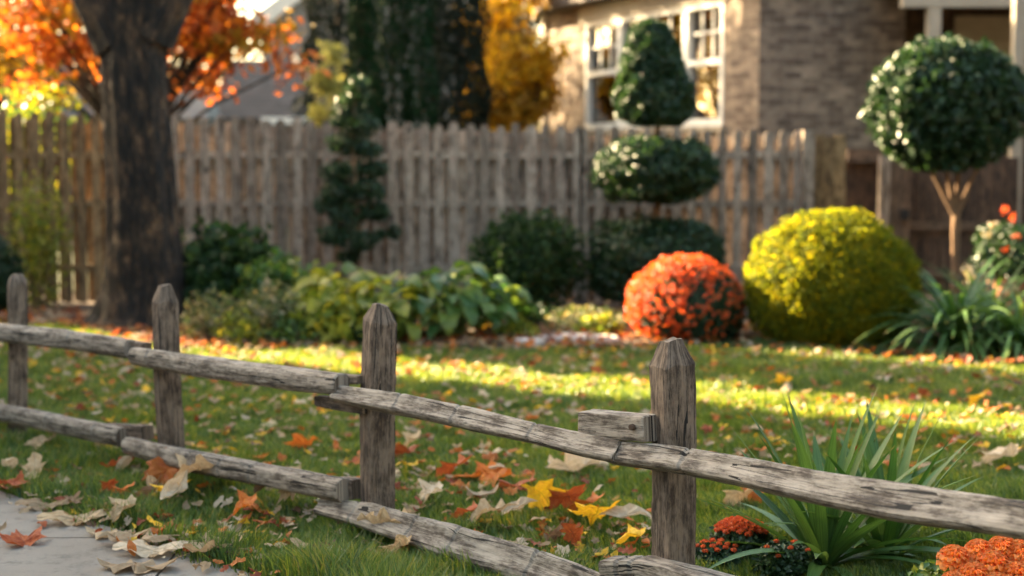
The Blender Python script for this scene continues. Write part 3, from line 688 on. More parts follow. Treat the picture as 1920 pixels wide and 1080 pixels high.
m = M(); m.box((e0.x + .2, 32.3, 0), (e1.x - .2, 35.3, e0.z - .01)); m.build('wall', MT['siding'], g3)
g4 = thing('gabled_house', 'tall grey house with white gable trim rising against the sky', 'house', (at(640, 200, 44).x, 44, 0))
p0, p1 = at(492, 52, 44), at(700, -95, 44); p2 = Vector((2 * p1.x - p0.x, 44, p0.z))
m = M(); m.add([(p0.x, 44, 0), (p2.x, 44, 0), p2, p1, p0, (p0.x, 56, 0), (p2.x, 56, 0), (p2.x, 56, p2.z), (p1.x, 56, p1.z), (p0.x, 56, p0.z)], [(0, 1, 2, 3, 4), (0, 4, 9, 5), (1, 6, 7, 2)]); m.build('wall', MT['siding'], g4)
m = M(); ov = Vector((-.35, -.3, -.30)); ov2 = Vector((.35, -.3, -.25))
for a_, b_ in ((p0 + ov, p1 + Vector((0, -.3, 0))), (p2 + ov2, p1 + Vector((0, -.3, 0)))):
    m.quad([a_ + Zv * .51, b_ + Zv * .51, b_ + Zv * .51 + Vector((0, 12, 0)), a_ + Zv * .51 + Vector((0, 12, 0))])
m.build('roof', MT['shingle'], g4)
m = M()
for a_, b_ in ((p0 + ov, p1 + Vector((0, -.3, 0))), (p2 + ov2, p1 + Vector((0, -.3, 0)))):
    d_ = Vector((0, .05, 0)); m.add([a_, b_, b_ + Zv * .50, a_ + Zv * .50, a_ + d_, b_ + d_, b_ + d_ + Zv * .50, a_ + d_ + Zv * .50], [(0, 1, 2, 3), (7, 6, 5, 4), (0, 4, 5, 1), (3, 2, 6, 7)])
m.build('gable_trim', MT['greytrim'], g4)

def conifer(name, x, y, h, r, n, mat, label, cat='tree', size=.10, group=None, power=.7, z0=.05):
    t_ = thing(name, label, cat, (x, y, 0), group)
    z = z0 + (h - z0) * rng.random(n) ** 1.15; u = (z - z0) / (h - z0); rr = r * (1 - u) ** power * np.minimum(1, .6 + u * 5) * (1 + .12 * np.sin(z * 6))
    a = rng.uniform(0, 6.283, n); rad = rr * (1 - .45 * rng.random(n) ** 2) * (1 + .10 * np.sin(a * 5 + z * 2))
    C = np.stack([x + rad * np.cos(a), y + rad * np.sin(a), z], 1); N = np.stack([np.cos(a), np.sin(a), .3 + 0 * a], 1)
    leaves('foliage', C, N, size, mat, t_, up=1.5, aspect=.4)
    m = M(); m.tube([(x, y, -.02), (x, y, h * .93)], r * .12, .02); m.build('trunk', MT['bark'], t_); return t_
def broad(name, x, y, z0, z1, rx, n, mats, label, size=.12, group=None, clumps=26, seed=1, trunk=.12, yr=None, flat=1.0, spread=.36):
    """broad crown made of clumps, on a trunk with branches to the clumps"""
    t_ = thing(name, label, 'tree', (x, y, 0), group); r = np.random.default_rng(seed); cz = (z0 + z1) / 2; rz = (z1 - z0) / 2
    d = unit(r.normal(size=(clumps, 3))) * r.uniform(.35, .95, (clumps, 1)); K = np.array((x, y, cz)) + d * (rx, yr or rx, rz)
    bm_ = M(); base = Vector((x, y, z0 * .75)); bm_.tube([(x, y, -.02), (x + .03, y, z0 * .5), base], trunk, trunk * .7, 10)
    bm_.build('trunk', MT['bark'], t_); bm_ = M()
    for kx in K:
        e = Vector(kx); md = base.lerp(e, .5) + Vector((0, 0, .1)); bm_.tube([base, md, e], trunk * .22, .012, 5)
    bm_.build('branches', MT['bark'], t_)
    per = n // clumps // len(mats)
    for q, mt in enumerate(mats):
        C = np.vstack([kx + r.normal(size=(per, 3)) * rx * spread * (.55, .55, .5 * flat) for kx in K[q::len(mats)] for _ in range(len(mats))])
        leaves('foliage', C, r.normal(size=C.shape) + (0, 0, .5), size, mt, t_)
    return t_
def Xp(px, Y): return (px - 960) / FPX * Y
ctg = 'dark evergreens behind the board fence'
conifer('arborvitae', Xp(682, 20), 20, 4.4, .30, 9000, MT['cedartree'], 'narrowest dark green arborvitae, left of the evergreen row', size=.07, group=ctg, power=.45)
conifer('arborvitae', Xp(738, 20.3), 20.3, 4.7, .30, 9000, MT['cedartree'], 'tall dark green arborvitae, second from left in the evergreen row', size=.07, group=ctg, power=.4)
conifer('arborvitae', Xp(790, 20.1), 20.1, 4.5, .27, 8000, MT['cedartree'], 'dark green arborvitae in the middle of the evergreen row', size=.07, group=ctg, power=.4)
conifer('spruce_tree', Xp(860, 22), 22, 6.2, .52, 14000, MT['spruce'], 'grey green spruce beside the golden tree', size=.10, group=ctg, power=.45)
conifer('spruce_tree', Xp(640, 30), 30, 8, .95, 9000, MT['spruce'], 'dull spruce standing farther back behind the narrow arborvitae', size=.14, power=.6)
broad('golden_tree', Xp(955, 24), 24, .8, 4.6, .75, 5200, [MT['goldtree'], MT['mapleY']], 'golden yellow autumn tree between spruce and brick house', .15, seed=3, clumps=30, yr=.8)
broad('pale_tree', Xp(618, 27), 27, 1.2, 3.35, .50, 2600, [MT['paletree']], 'pale yellow green small tree between garage roof and arborvitae', .12, seed=4, clumps=14)
broad('orange_maple', Xp(262, 19), 19.0, 2.0, 4.4, 2.5, 6600, [MT['maple'], MT['maple'], MT['maple'], MT['maple'], MT['mapleY']], 'orange and yellow leaved maple showing on both sides of the big trunk', .13, seed=11, clumps=80, yr=.9, flat=.6, spread=.125)
broad('lime_bush', Xp(60, 18.2), 18.2, .6, 2.35, .72, 2600, [MT['golden'], MT['hosta']], 'yellow green bush behind the ochre fence boards at far left', .09, seed=6, clumps=20)
broad('golden_tree', -8.5, 27, 1.2, 10.0, 2.9, 15000, [MT['goldtree'], MT['mapleY']], 'golden autumn tree off to the left, reflected in the windows', .2, seed=8, clumps=40)
broad('golden_tree', -14.9, 33, 1.5, 13.0, 3.3, 10000, [MT['maple'], MT['goldtree']], 'tall orange autumn tree off to the left, reflected in the windows', .2, seed=9, clumps=40)
# far wood, one mass
n = 26000; X = rng.uniform(-26, 16, n); z = 9.5 * rng.random(n) ** .8; k = (nz(np.c_[X, z, z * 0], .7, 8) > -.9)
hole = (np.abs(X - (-8.9)) < 1.1) & (z > 4.1)
C = np.c_[X, 56 + rng.normal(size=n) * 1.2, z][k & ~hole]
tag(leaves('far_wood', C, rng.normal(size=C.shape), .5, MT['farwood']), 'dull olive wood far behind the houses', 'trees', kind='stuff')

for (x0, x1, ya, n, nm) in ((-30, 30, -15, 9000, 'across the street behind the camera'), (0, 0, 0, 5000, 'right of the yard')):  # unseen leaf belts, added to cut low sky light
    z = 8.5 * rng.random(n) ** .9
    C = np.c_[rng.uniform(x0, x1, n), ya + rng.normal(size=n) * 1.2, z] if x1 else np.c_[13 + rng.normal(size=n) * 1.2, rng.uniform(-12, 16, n), z]
    tag(leaves('street_trees', C, rng.normal(size=C.shape), .75, MT['farwood']), 'leafy tree belt ' + nm, 'trees', kind='stuff')
# added unseen at left: a house and evergreens that carve the sunlit strip
nh = thing('neighbour_house', 'two storey grey house out of frame at left, shading the lawn', 'house', (-11.5, 8, 0))
cy = (8.74 + 4.905) / .839
m = M(); m.box((-15, 1.0, 0), (-9.0, cy, 6.2)); m.build('wall', MT['siding'], nh)
m = M(); m.add([(-15.3, .7, 6.2), (-8.9, .7, 6.2), (-8.9, cy + .0, 6.2), (-15.3, cy, 6.2), (-12, .7, 8.6), (-12, cy, 8.6)], [(0, 3, 5, 4), (1, 4, 5, 2), (0, 4, 1), (3, 2, 5), (0, 1, 2, 3)]); m.build('roof', MT['shingle'], nh)
for ax_, pc_, lb_ in ((-8.4, 10.02, 'broad arborvitae out of frame at left, nearer the board fence'), (-9.8, 10.95, 'broad arborvitae out of frame at left, farther from the yard')):
    conifer('arborvitae', ax_, (pc_ - ax_ * .545) / .839, 8.0, .55, 15000, MT['cedartree'], lb_, size=.13, power=.22)

# ------------------------------------------------------------------ clipped shrubs and topiary
DRUM = [0]
def drum(d):
    n = DRUM[0]
    return 1 / (np.hypot(d[:, 0], d[:, 1]) ** n + np.abs(d[:, 2]) ** n) ** (1 / n) if n else np.ones(len(d))
def clip(parent, name, c, r, n, size, mat, lump=.05, seed=1, shell=.14, rand=.8, bottom=-1, core=.84, cl=.0):
    P, N = ell_pts(c, r, n, shell, lump, seed, bottom)
    return leaves(name, P, N, size, mat, parent, rand=rand, extra=ell_core(c, r, core, lump=lump, seed=seed), loc=c)
def pxell(px0, px1, py0, py1, Y, ry=None):
    c = at((px0 + px1) / 2, (py0 + py1) / 2, Y); rx = (px1 - px0) / 2 / FPX * Y; rz = (py1 - py0) / 2 / FPX * Y
    return (c.x, Y, c.z), (rx, ry or rx, rz)
Y = 13.1
t_ = thing('golden_globe_shrub', 'big round golden yellow clipped shrub at the lawn edge', 'shrub', (Xp(1560, Y), Y, 0))
c, r_ = pxell(1398, 1719, 390, 688, Y); clip(t_, 'foliage', c, r_, 24000, .040, MT['golden'], .06, 3, .15, core=.86, rand=.9)
m = M(); m.tube([(c[0], Y, -.02), (c[0], Y, .4)], .04, .03); m.build('stem', MT['twig'], t_)
Y = 13.3
t_ = thing('orange_chrysanthemum', 'rounded mound of orange red flowers left of the golden globe shrub', 'flowering plant', (Xp(1285, Y), Y, 0))
c, r_ = pxell(1174, 1398, 480, 668, Y); c2 = (c[0] + .03, c[1], c[2] - .03)
clip(t_, 'foliage', c2, tuple(q * .93 for q in r_), 12000, .035, MT['topiary'], .04, 4, .1, core=.88)
P, N = ell_pts(c, r_, 5200, .05, .05, 4, -.75); kk = (rng.random(len(P)) < np.clip(.26 + .30 * (N[:, 2] * .9 - N[:, 0] * .8) + .16 * nz(N, 7, 3), .05, .6)); P, N = P[kk], N[kk]
tag(leaves('blossoms', np.repeat(P, 4, 0) + rng.normal(size=(len(P) * 4, 3)) * .008, np.repeat(N, 4, 0), .028, MT['mumflower'], t_, rand=.7, aspect=.8), kind='stuff')
# three tier topiary
Y = 15.3; tx = Xp(1230, Y)
t_ = thing('tiered_topiary', 'dark green topiary of two clipped discs under a rounded cone', 'topiary', (tx, Y, 0))
limb([(tx, Y, -.02), (tx + .02, Y, 1.2), (tx - .01, Y, 2.2)], .04, .02, 'trunk', 10, 'twig', t_)
DRUM[0] = 3.0
c, r_ = pxell(1104, 1360, 414, 575, Y, .62); o = clip(t_, 'foliage', c, r_, 9000, .062, MT['topiary'], .14, 5, .24, 1.0, core=.76); o['label'] = 'bottom tier'
c, r_ = pxell(1118, 1336, 260, 378, Y, .55); o = clip(t_, 'foliage', c, r_, 8500, .062, MT['topiary'], .14, 6, .24, 1.0, core=.76); o['label'] = 'middle tier'; DRUM[0] = 0
n = 11000; zA, zB = at(1230, 234, Y).z, at(1230, 38, Y).z; u = rng.random(n) ** 1.25; a = rng.uniform(0, 6.283, n)
def cone_r(u): return np.interp(u, [0, .08, .3, .6, .85, .96, 1], [.20, .32, .345, .285, .20, .13, .0])
rr = cone_r(u) * (1.06 - .26 * rng.random(n) ** 1.5) * (1 + .06 * np.sin(a * 4 + u * 9) + .05 * np.sin(a * 7 - u * 23)); xo = -.01 - .06 * u
C = np.stack([tx + xo + rr * np.cos(a), Y + rr * np.sin(a), zA + (zB - zA) * u], 1); N = np.stack([np.cos(a), np.sin(a), .35 + 0 * a], 1)
mm = M(); mm.loft([(tx - .01 - .06 * q, Y, zA + (zB - zA) * q) for q in (.02, .1, .3, .6, .85, .95)], [[float(cone_r(q)) * .76] * 14 for q in (.02, .1, .3, .6, .85, .95)])
V = np.array(mm.v); F = []
for f in mm.f:
    for i in range(1, len(f) - 1): F.append((f[0], f[i], f[i + 1]))
o = leaves('foliage', C, N, .062, MT['topiary'], t_, rand=1.0, extra=(V, np.array(F)), loc=(tx, Y, zA)); o['label'] = 'rounded cone at the top'
# standard tree
Y = 15.2; tx = Xp(1782, Y); t_ = thing('globe_standard_tree', 'small standard tree with dark round crown on a forked thin trunk', 'tree', (tx + .02, Y, 0))
c, r_ = pxell(1637, 1916, 76, 318, Y); clip(t_, 'foliage', c, r_, 15000, .085, MT['topiary'], .13, 7, .28, 1.0, core=.74)
fk = at(1792, 400, Y); limb([(fk.x, Y, -.02), (fk.x + .01, Y, .5), fk], .045, .038, 'trunk', 12, 'twig', t_)
for ex_, ey_ in ((1735, 300), (1768, 290), (1800, 280), (1832, 315)):
    e = at(ex_, ey_, Y); md = fk.lerp(e, .5) + Vector((0, 0, -.02)); limb([fk - Zv * .05, md, e], .026, .015, 'branch', 8, 'twig', t_)
# climbing / irregular evergreen against the fence
Y = 15.9; tx = Xp(668, Y)
t_ = thing('irregular_topiary', 'thin ragged dark evergreen in loose tiers against the board fence', 'topiary', (tx, Y, 0))
limb([(tx, Y, -.02), (tx + .03, Y, .8), (tx - .03, Y, 1.6), (tx, Y, 2.3)], .035, .012, 'trunk', 10, 'twig', t_)
CC = []; NN = []
for px, py, rp, rv in [(672, 165, 26, 26), (655, 200, 34, 26), (680, 235, 36, 24), (640, 225, 26, 16), (650, 268, 40, 24), (690, 282, 30, 18), (625, 325, 30, 20), (668, 322, 42, 24), (705, 318, 24, 18), (640, 360, 42, 26), (690, 358, 34, 22), (612, 385, 26, 20), (655, 402, 44, 26), (705, 395, 30, 22), (630, 440, 36, 22), (675, 450, 40, 22), (738, 436, 17, 16), (712, 440, 16, 9), (655, 482, 26, 14)]:
    c = at(px, py, Y); s = Y / FPX; n = int(rp * rv * .55); d = unit(rng.normal(size=(n, 3))) * rng.random((n, 1)) ** .4
    CC.append(np.array(c) + d * (rp * s, rp * s * .8, rv * s) + (0, rng.normal() * .06, 0)); NN.append(d)
    limb([(tx, Y, c.z - .08), tuple(c)], .009, .004, 'branch', 5, 'twig', t_)
C = np.vstack(CC); leaves('foliage', C, np.vstack(NN), .055, MT['topiary'], t_)

def bush(name, label, px0, px1, py0, py1, Y, n, size, mat, cat='shrub', group=None, seed=1, lump=.14, shell=.45, core=.62, ry=None, extra=None):
    c, r_ = pxell(px0, px1, py0, py1, Y, ry); t_ = thing(name, label, cat, (c[0], Y, 0), group)
    clip(t_, 'foliage', c, r_, n, size, mat, lump, seed, shell, core=core, rand=1.0)
    m = M()
    for q in range(5):
        a = q * 1.3; m.tube([(c[0] + .05 * math.cos(a), Y + .05 * math.sin(a), -.02), (c[0] + r_[0] * .5 * math.cos(a), Y + r_[1] * .5 * math.sin(a), c[2] + r_[2] * .3)], .015, .006, 6)
    m.build('stem', MT['twig'], t_)
    return t_, c, r_
bush('evergreen_shrub', 'loose dark green shrub between the ragged evergreen and tiered topiary', 878, 1104, 395, 590, 15.2, 6500, .065, MT['darkbroad'], seed=12, lump=.2, shell=.75)
bush('hydrangea', 'dark broad leaved bush right of the trunk foot', 325, 535, 435, 600, 14.9, 1700, .15, MT['darkbroad'], seed=13, lump=.3, shell=.7)
bush('climbing_shrub', 'thin yellowing shrub against the ochre boards at far left', 10, 130, 330, 590, 16.0, 1700, .055, MT['limeleaf'], seed=14, lump=.25, shell=.9, core=.02, ry=.25)
bush('evergreen_shrub', 'dark low shrub at the left edge below the climbing shrub', -60, 40, 440, 600, 15.6, 2500, .06, MT['topiary'], seed=15, lump=.2)
bush('perennial', 'speckled muted flowering perennial right of the trunk', 335, 470, 545, 668, 13.2, 1500, .05, MT['sage'], cat='plant', seed=16, shell=.97, core=.02, lump=.3, group='perennials along the bed')
bush('perennial', 'muted leafy perennial left of the yellow leaved bush', 440, 570, 530, 668, 13.1, 1400, .06, MT['sage'], cat='plant', seed=17, shell=.97, core=.02, lump=.3, group='perennials along the bed')
bush('perennial', 'green leafy perennial rising behind the speckled ones', 450, 590, 480, 610, 14.2, 900, .10, MT['hosta'], cat='plant', seed=18, shell=.97, core=.02, lump=.35, group='perennials along the bed')
bush('lime_perennial', 'yellow green leafy plant behind the third fence post', 560, 740, 545, 668, 13.0, 650, .13, MT['limeleaf'], cat='plant', seed=19, shell=.97, core=.02, lump=.35)
for q_, (a_, b_, c_, d_, Y_, n_, sz_, mt_, lb_) in enumerate([(350, 430, 500, 600, 14.3, 700, .09, 'darkbroad', 'dark leafy clump between the speckled perennial and the trunk'), (400, 520, 575, 672, 12.95, 700, .05, 'limeleaf', 'low yellow green clump at the lawn edge in front of the speckled perennial'), (500, 600, 590, 672, 12.9, 650, .07, 'hosta', 'small green clump at the lawn edge left of the yellow leaved plant'), (560, 640, 505, 600, 14.5, 420, .12, 'limeleaf', 'tall loose yellow leaf clump close to the board fence'), (640, 730, 580, 672, 12.9, 500, .10, 'darkbroad', 'dark low clump behind the third fence post'), (935, 1010, 600, 655, 13.4, 400, .07, 'limeleaf', 'small yellowing clump beside the small rock'), (1080, 1170, 590, 640, 13.6, 450, .07, 'limeleaf', 'small lime clump above the flat stone slab')]):
    bush('perennial', lb_, a_, b_, c_, d_, Y_, n_, sz_, MT[mt_], cat='plant', seed=60 + q_, shell=.97, core=.02, lump=.35, group='perennials along the bed')
bush('perennial', 'low green groundcover clump left of the orange mound', 1020, 1180, 575, 640, 13.9, 1500, .05, MT['sage'], cat='plant', seed=20, shell=.7, core=.3, lump=.2, group='perennials along the bed')
bush('perennial', 'low grey green clump right of the broad leaved hosta', 945, 1060, 570, 640, 14.2, 1200, .055, MT['topiary'], cat='plant', seed=21, shell=.7, core=.3, lump=.2, group='perennials along the bed')
# hostas
def hosta(px, py, Y, rad, h, n, mat, label, seed):
    """mound of broad blades on thin leaf stalks"""
    r = random.Random(seed); x = Xp(px, Y); t_ = thing('hosta', label, 'plant', (x, Y, 0), 'hostas in the bed'); m = M(); st = M()
    full = lambda t: max(.02, math.sin(math.pi * min(1, t * .93 + .07) ** .75) ** .75)
    for i in range(n):
        f = math.sqrt((i + .5) / n); az = i * 2.4 + r.uniform(-.3, .3); rr = rad * f * r.uniform(.75, 1.05); z = h * (1.15 - .75 * f * f) * r.uniform(.8, 1.15)
        b = Vector((x + rr * math.cos(az), Y + rr * math.sin(az), z)); o_ = Vector((x + .05 * math.cos(az), Y + .05 * math.sin(az), 0))
        st.tube([o_, o_.lerp(b, .5) + Zv * h * .12, b], .005, .003, 4)
        ribbon(m, b, az + r.uniform(-.5, .5), r.uniform(.22, .32), r.uniform(.12, .18), R(r.uniform(5, 45) - 15 * f), R(r.uniform(60, 120)), full, .30, 9, r.uniform(-.45, .45))
    m.build('leaves', mat, t_, smooth=True); st.build('stem', MT['stem'], t_)
hosta(845, 640, 13.4, .46, .50, 75, MT['hosta'], 'large broad leaved hosta with drooping green leaves', 1)
hosta(735, 640, 13.2, .36, .44, 50, MT['limeleaf'], 'yellowing hosta behind the third fence post', 2)
hosta(630, 620, 13.5, .36, .46, 42, MT['limeleaf'], 'yellow green hosta left of the third fence post', 3)
hosta(910, 630, 13.8, .36, .42, 44, MT['hosta'], 'green hosta at the right of the hosta group', 4)
# cream hosta blossoms
for i, (px, py) in enumerate([(752, 524), (590, 530), (720, 545), (690, 560), (660, 545), (795, 545), (770, 552), (600, 560), (500, 540), (520, 560)]):
    Y = 13.6; p = at(px, py, Y); m = M(); m.tube([(p.x - .02, Y, 0), (p.x, Y, p.z - .02)], .004, .003, 5)
    t_ = thing('flower_stalk', ['tallest cream flower stalk, above the big hosta', 'cream flower stalk at the left of the lime leaves', 'cream flower stalk left of the third post top', 'cream flower low behind the third post', 'cream flower above the lime leaved plant', 'cream flower right of the tallest stalk', 'cream flower between the tallest stalk and the big hosta', 'low cream flower inside the lime leaves', 'cream flower above the speckled perennials', 'low cream flower among the speckled perennials'][i], 'flower', (p.x, Y, 0), 'cream flower stalks')
    m.build('stem', MT['stem'], t_); C = np.array(p) + rng.normal(size=(60, 3)) * (.02, .02, .025); leaves('blossom', C, rng.normal(size=C.shape), .04, MT['cream'], t_)
# daylily clump right
def strapclump(name, x, y, n, L, wd, label, seed, mat, lo=20, hi=85, dr=(50, 120), prof=strap, tw=.25, fold=.25, group=None):
    r = random.Random(seed); t_ = thing(name, label, 'plant', (x, y, 0), group); m = M()
    for i in range(n):
        az = r.uniform(0, 6.283); f = r.random(); ribbon(m, (x + .09 * math.cos(az) * f * L, y + .09 * math.sin(az) * f * L, .01), az, L * r.uniform(.65, 1.1), wd * r.uniform(.7, 1.15), R(hi - (hi - lo) * f), R(r.uniform(*dr)), prof, fold, 12, r.uniform(-tw, tw))
    m.build('leaves', mat, t_, smooth=True); return t_
strapclump('daylily', Xp(1800, 12.5), 12.5, 190, .95, .042, 'large arching strap leaved clump right of the golden globe shrub', 3, MT['strap'], 25, 85, (60, 130), group='strap leaved clumps')
strapclump('daylily', Xp(1920, 12.2), 12.2, 150, .85, .042, 'arching strap leaved clump at the right edge', 4, MT['strap'], 25, 85, (60, 130), group='strap leaved clumps')
strapclump('daylily', Xp(1860, 13.4), 13.4, 90, .85, .035, 'strap leaved clump behind, below the potted shrub', 5, MT['strap'], 40, 88, (40, 90), group='strap leaved clumps')
for i, (px, py, s_) in enumerate([(1818, 508, .055), (1838, 520, .03), (1856, 540, .03), (1880, 553, .03), (1905, 545, .03), (1845, 500, .028)]):
    Y = 13.3; p = at(px, py, Y); t_ = thing('flower_stalk', ['largest pale cream flower head by the thin forked trunk', 'second cream flower head just right of the largest', 'low cream flower head among the strap leaves', 'lowest cream flower head in front of the terracotta pot', 'cream flower head at the right edge below the pot', 'cream flower head highest beside the potted shrub'][i], 'flower', (p.x, Y, 0), 'cream flowers at right')
    m = M(); m.tube([(p.x, Y, 0), (p.x, Y, p.z)], .005, .004, 5); m.build('stem', MT['stem'], t_)
    C = np.array(p) + rng.normal(size=(70, 3)) * (s_ * .5, s_ * .5, s_ * .7); leaves('blossom', C, rng.normal(size=C.shape), .03, MT['cream'], t_)
# potted shrub
Y = 14.6; px = 1900; x = Xp(1912, Y)
t_ = thing('plant_pot', 'terracotta pot at the right edge of the photo', 'pot', (x, Y, 0)); m = M(); zt = at(1900, 520, Y).z
zz = [0, .1, zt - .05, zt - .045, zt, zt, zt - .03]; rr = [.16, .2, .24, .27, .27, .24, .23]
m.loft([(x, Y, z) for z in zz], [[q] * 28 for q in rr], cap=True); m.build('bowl', MT['terracotta'], t_)
c, r_ = pxell(1822, 1990, 415, 535, Y); t_ = thing('potted_shrub', 'dark shrub with a few orange blooms growing in the terracotta pot', 'shrub', (c[0], Y, zt))
clip(t_, 'foliage', c, r_, 3600, .06, MT['topiary'], .18, 31, .5, core=.6, rand=1)
for px, py, mt in [(1862, 420, 'cream'), (1850, 440, 'cream'), (1885, 392, 'mumflower'), (1900, 410, 'mumflower'), (1885, 470, 'mumflower'), (1905, 445, 'mumflower')]:
    p = at(px, py, Y - .3); C = np.array(p) + rng.normal(size=(26, 3)) * .016; leaves('bloom', C, rng.normal(size=C.shape), .03, MT[mt], t_)
# stones
def stone(px0, px1, py, h, label, seed, yd=.25):
    a_, b_ = gr(px0, py), gr(px1, py + 6); c = (a_ + b_) / 2; L = (b_ - a_).length / 2; d = (b_ - a_).normalized(); e = Vector((-d.y, d.x, 0)); r = np.random.default_rng(seed); k = 18; m = M(); vs = []
    for z, s in ((0, 1), (h * .7, .98), (h, .93)):
        for j in range(k):
            an = j / k * 6.283; q = 1 / (abs(math.cos(an)) ** 3 + abs(math.sin(an)) ** 3) ** (1 / 3) * (1 + .05 * math.sin(j * 2.3 + seed)); vs.append(c + d * L * q * math.cos(an) * s + e * yd * q * math.sin(an) * s + Zv * (z + .01))
    F = [(i * k + j, i * k + (j + 1) % k, (i + 1) * k + (j + 1) % k, (i + 1) * k + j) for i in range(2) for j in range(k)] + [tuple(range(2 * k, 3 * k))]
    m.add(vs, F); tag(m.build('stone', MT['stone'], loc=c), label, 'stone')
stone(1012, 1160, 640, .05, 'long flat pale stone slab at the bed edge left of the orange mound', 1, .2)
stone(972, 1016, 652, .07, 'small rounded rock beside the flat slab', 2, .1)

# ------------------------------------------------------------------ foreground planting behind the rail fence, right
def yucca(px, Yd, n, L, wd, label, seed, hi=88, lo=10, wide=.0):
    x = Xp(px, Yd); r = random.Random(seed); t_ = thing('yucca', label, 'plant', (x, Yd, 0), 'spiky plants by the fence'); m = M()
    for i in range(n):
        az = i * 2.4 + r.uniform(-.3, .3); f = (i / n) ** 1.0
        ribbon(m, (x + .02 * math.cos(az), Yd + .02 * math.sin(az), .02), az, L * (r.uniform(.8, 1.05)) * (1 - .1 * f), wd * r.uniform(.8, 1.15), R(hi - (hi - lo) * f + r.uniform(-5, 5)), R(r.uniform(2, 25) + 30 * f), blade, .35, 12, r.uniform(-.3, .3))
    m.build('leaves', MT['strap'], t_, smooth=True); return t_
yucca(1556, 5.9, 46, .68, .058, 'spiky grey green plant behind the upper rail, nearest the fourth post', 2, 88, 8)
yucca(1672, 6.05, 36, .62, .052, 'spiky grey green plant just right of the nearest spiky one', 5, 86, 12)
yucca(1610, 6.4, 16, .52, .05, 'smaller spiky plant between the two larger ones', 9, 84, 25)
# small green filler and orange mums
def mum(px, py, Yd, rad, label, seed, heads, hs=.03, mat='mumflower', nm='chrysanthemum', hr=.5):
    p = at(px, py, Yd); x = p.x; zt = p.z; t_ = thing(nm, label, 'flowering plant', (x, Yd, 0), 'orange mums by the fence')
    c = (x, Yd, zt * .45); P, N = ell_pts(c, (rad, rad, zt * .5), 2600, .5, .1, seed); leaves('foliage', P, N, .026, MT['topiary'], t_)
    r = random.Random(seed)
    for i in range(heads):
        a = i * 2.4; rr = rad * .85 * math.sqrt((i + .5) / heads); zc = c[2] + zt * .5 * math.sqrt(max(.05, 1 - (rr / rad) ** 2)) + .006
        cc = np.array((x + rr * math.cos(a), Yd + rr * math.sin(a), zc)); D = unit(np.random.default_rng(seed * 50 + i).normal(size=(70, 3)) + (0, 0, .5))
        leaves('bloom', cc + D * (hs * .62, hs * .62, hs * .36), D + (0, 0, .2), hs * .42, MT[mat], t_, rand=.5, aspect=.75)
mum(1390, 972, 6.05, .115, 'small orange red mum right of the fourth post', 3, 62, .021)
mum(1345, 1015, 5.95, .10, 'low orange mum at the foot of the fourth post', 4, 22, .017)
mum(1475, 1015, 5.8, .12, 'sparse orange mum under the spiky plant', 6, 8, .016)
# marigolds
x, Yd = Xp(1865, 5.25), 5.25
t_ = thing('marigold', 'bright orange ruffled marigolds in the bottom right corner', 'flowering plant', (x, Yd, 0))
P, N = ell_pts((x, Yd, .10), (.26, .22, .11), 3000, .5, .1, 5); leaves('foliage', P, N, .04, MT['hosta'], t_)
def ruffle(c, rad, seed, n=40):
    m = M(); r = random.Random(seed); c = Vector(c); tilt = Vector((r.uniform(-.25, .25), -.55 + r.uniform(-.2, .2), 1)).normalized(); q = tilt.to_track_quat('Z', 'Y')
    for i in range(n):
        f = (i + .5) / n; az = i * 2.39996; rr = rad * (.08 + .68 * f ** .7); el = R(80 - 95 * f ** 1.3)
        d = Vector((math.cos(az), math.sin(az), 0)); b = d * rr * .55 + Zv * rad * (.42 * (1 - f ** 1.6))
        out = d * math.cos(el) + Zv * math.sin(el); sd_ = Vector((-math.sin(az), math.cos(az), 0)); L = rad * (.42 + .30 * f); wd = rad * (.55 + .35 * f)
        nn_ = out.cross(sd_); vs = []
        for k_, (u, ww) in enumerate(((0, .3), (.55, .9), (.9, 1.0), (1.05, .7))):
            for e in (-1, -.33, .33, 1):
                wob = (.17 if abs(e) < .5 else -.13) * rad * u * (1 if (k_ + int(e > 0)) % 2 else -.6) + r.uniform(-.015, .015) * rad
                vs.append(c + q @ (b + out * L * u + sd_ * wd * .5 * ww * e + nn_ * (wob - .12 * rad * u * u)))
        F = [(a_ * 4 + b_, a_ * 4 + b_ + 1, a_ * 4 + b_ + 5, a_ * 4 + b_ + 4) for a_ in range(3) for b_ in range(3)]
        m.add(vs, F)
    return m.build('bloom', MT['marigold'], t_, smooth=True)
for i, (px, py, rp) in enumerate([(1790, 1045, 30), (1835, 1030, 26), (1862, 1060, 34), (1880, 1025, 28), (1915, 1035, 30), (1826, 1080, 32), (1905, 1078, 32), (1940, 1060, 30), (1868, 1100, 34), (1785, 1085, 20), (1945, 1015, 26)]):
    Yb = 5.25 - (py - 1025) * .0022; p = at(px, py + 6, Yb); ruffle(p, rp / FPX * Yb * 1.05, i)

# ------------------------------------------------------------------ fallen leaves
def maple_outline():
    h = [(0, 1.0), (7, .80), (13, .70), (19, .80), (24, .66), (33, .60), (41, .74), (47, .80), (52, .97), (59, .78), (66, .74), (72, .58), (84, .54), (93, .62), (102, .72), (112, .50), (135, .38), (165, .16)]
    P = [(math.radians(a), r) for a, r in h] + [(-math.radians(a), r) for a, r in h[:0:-1]]
    return [(r * math.sin(a) * .62, r * math.cos(a) * .62 - .12) for a, r in P]
def oak_outline():
    n = 15; L = []
    for i in range(n + 1):
        t_ = i / n; wd = .25 * math.sin(math.pi * min(1, t_ * .96 + .03)) ** .7 * (1 + .38 * math.sin(t_ * 6.283 * 3.5 - 1)); L.append((wd, -.5 + t_))
    return L[::-1] + [(-a_, b_) for a_, b_ in L[1:]] if False else [(a_, b_) for a_, b_ in L] + [(-a_, b_) for a_, b_ in L[::-1]]
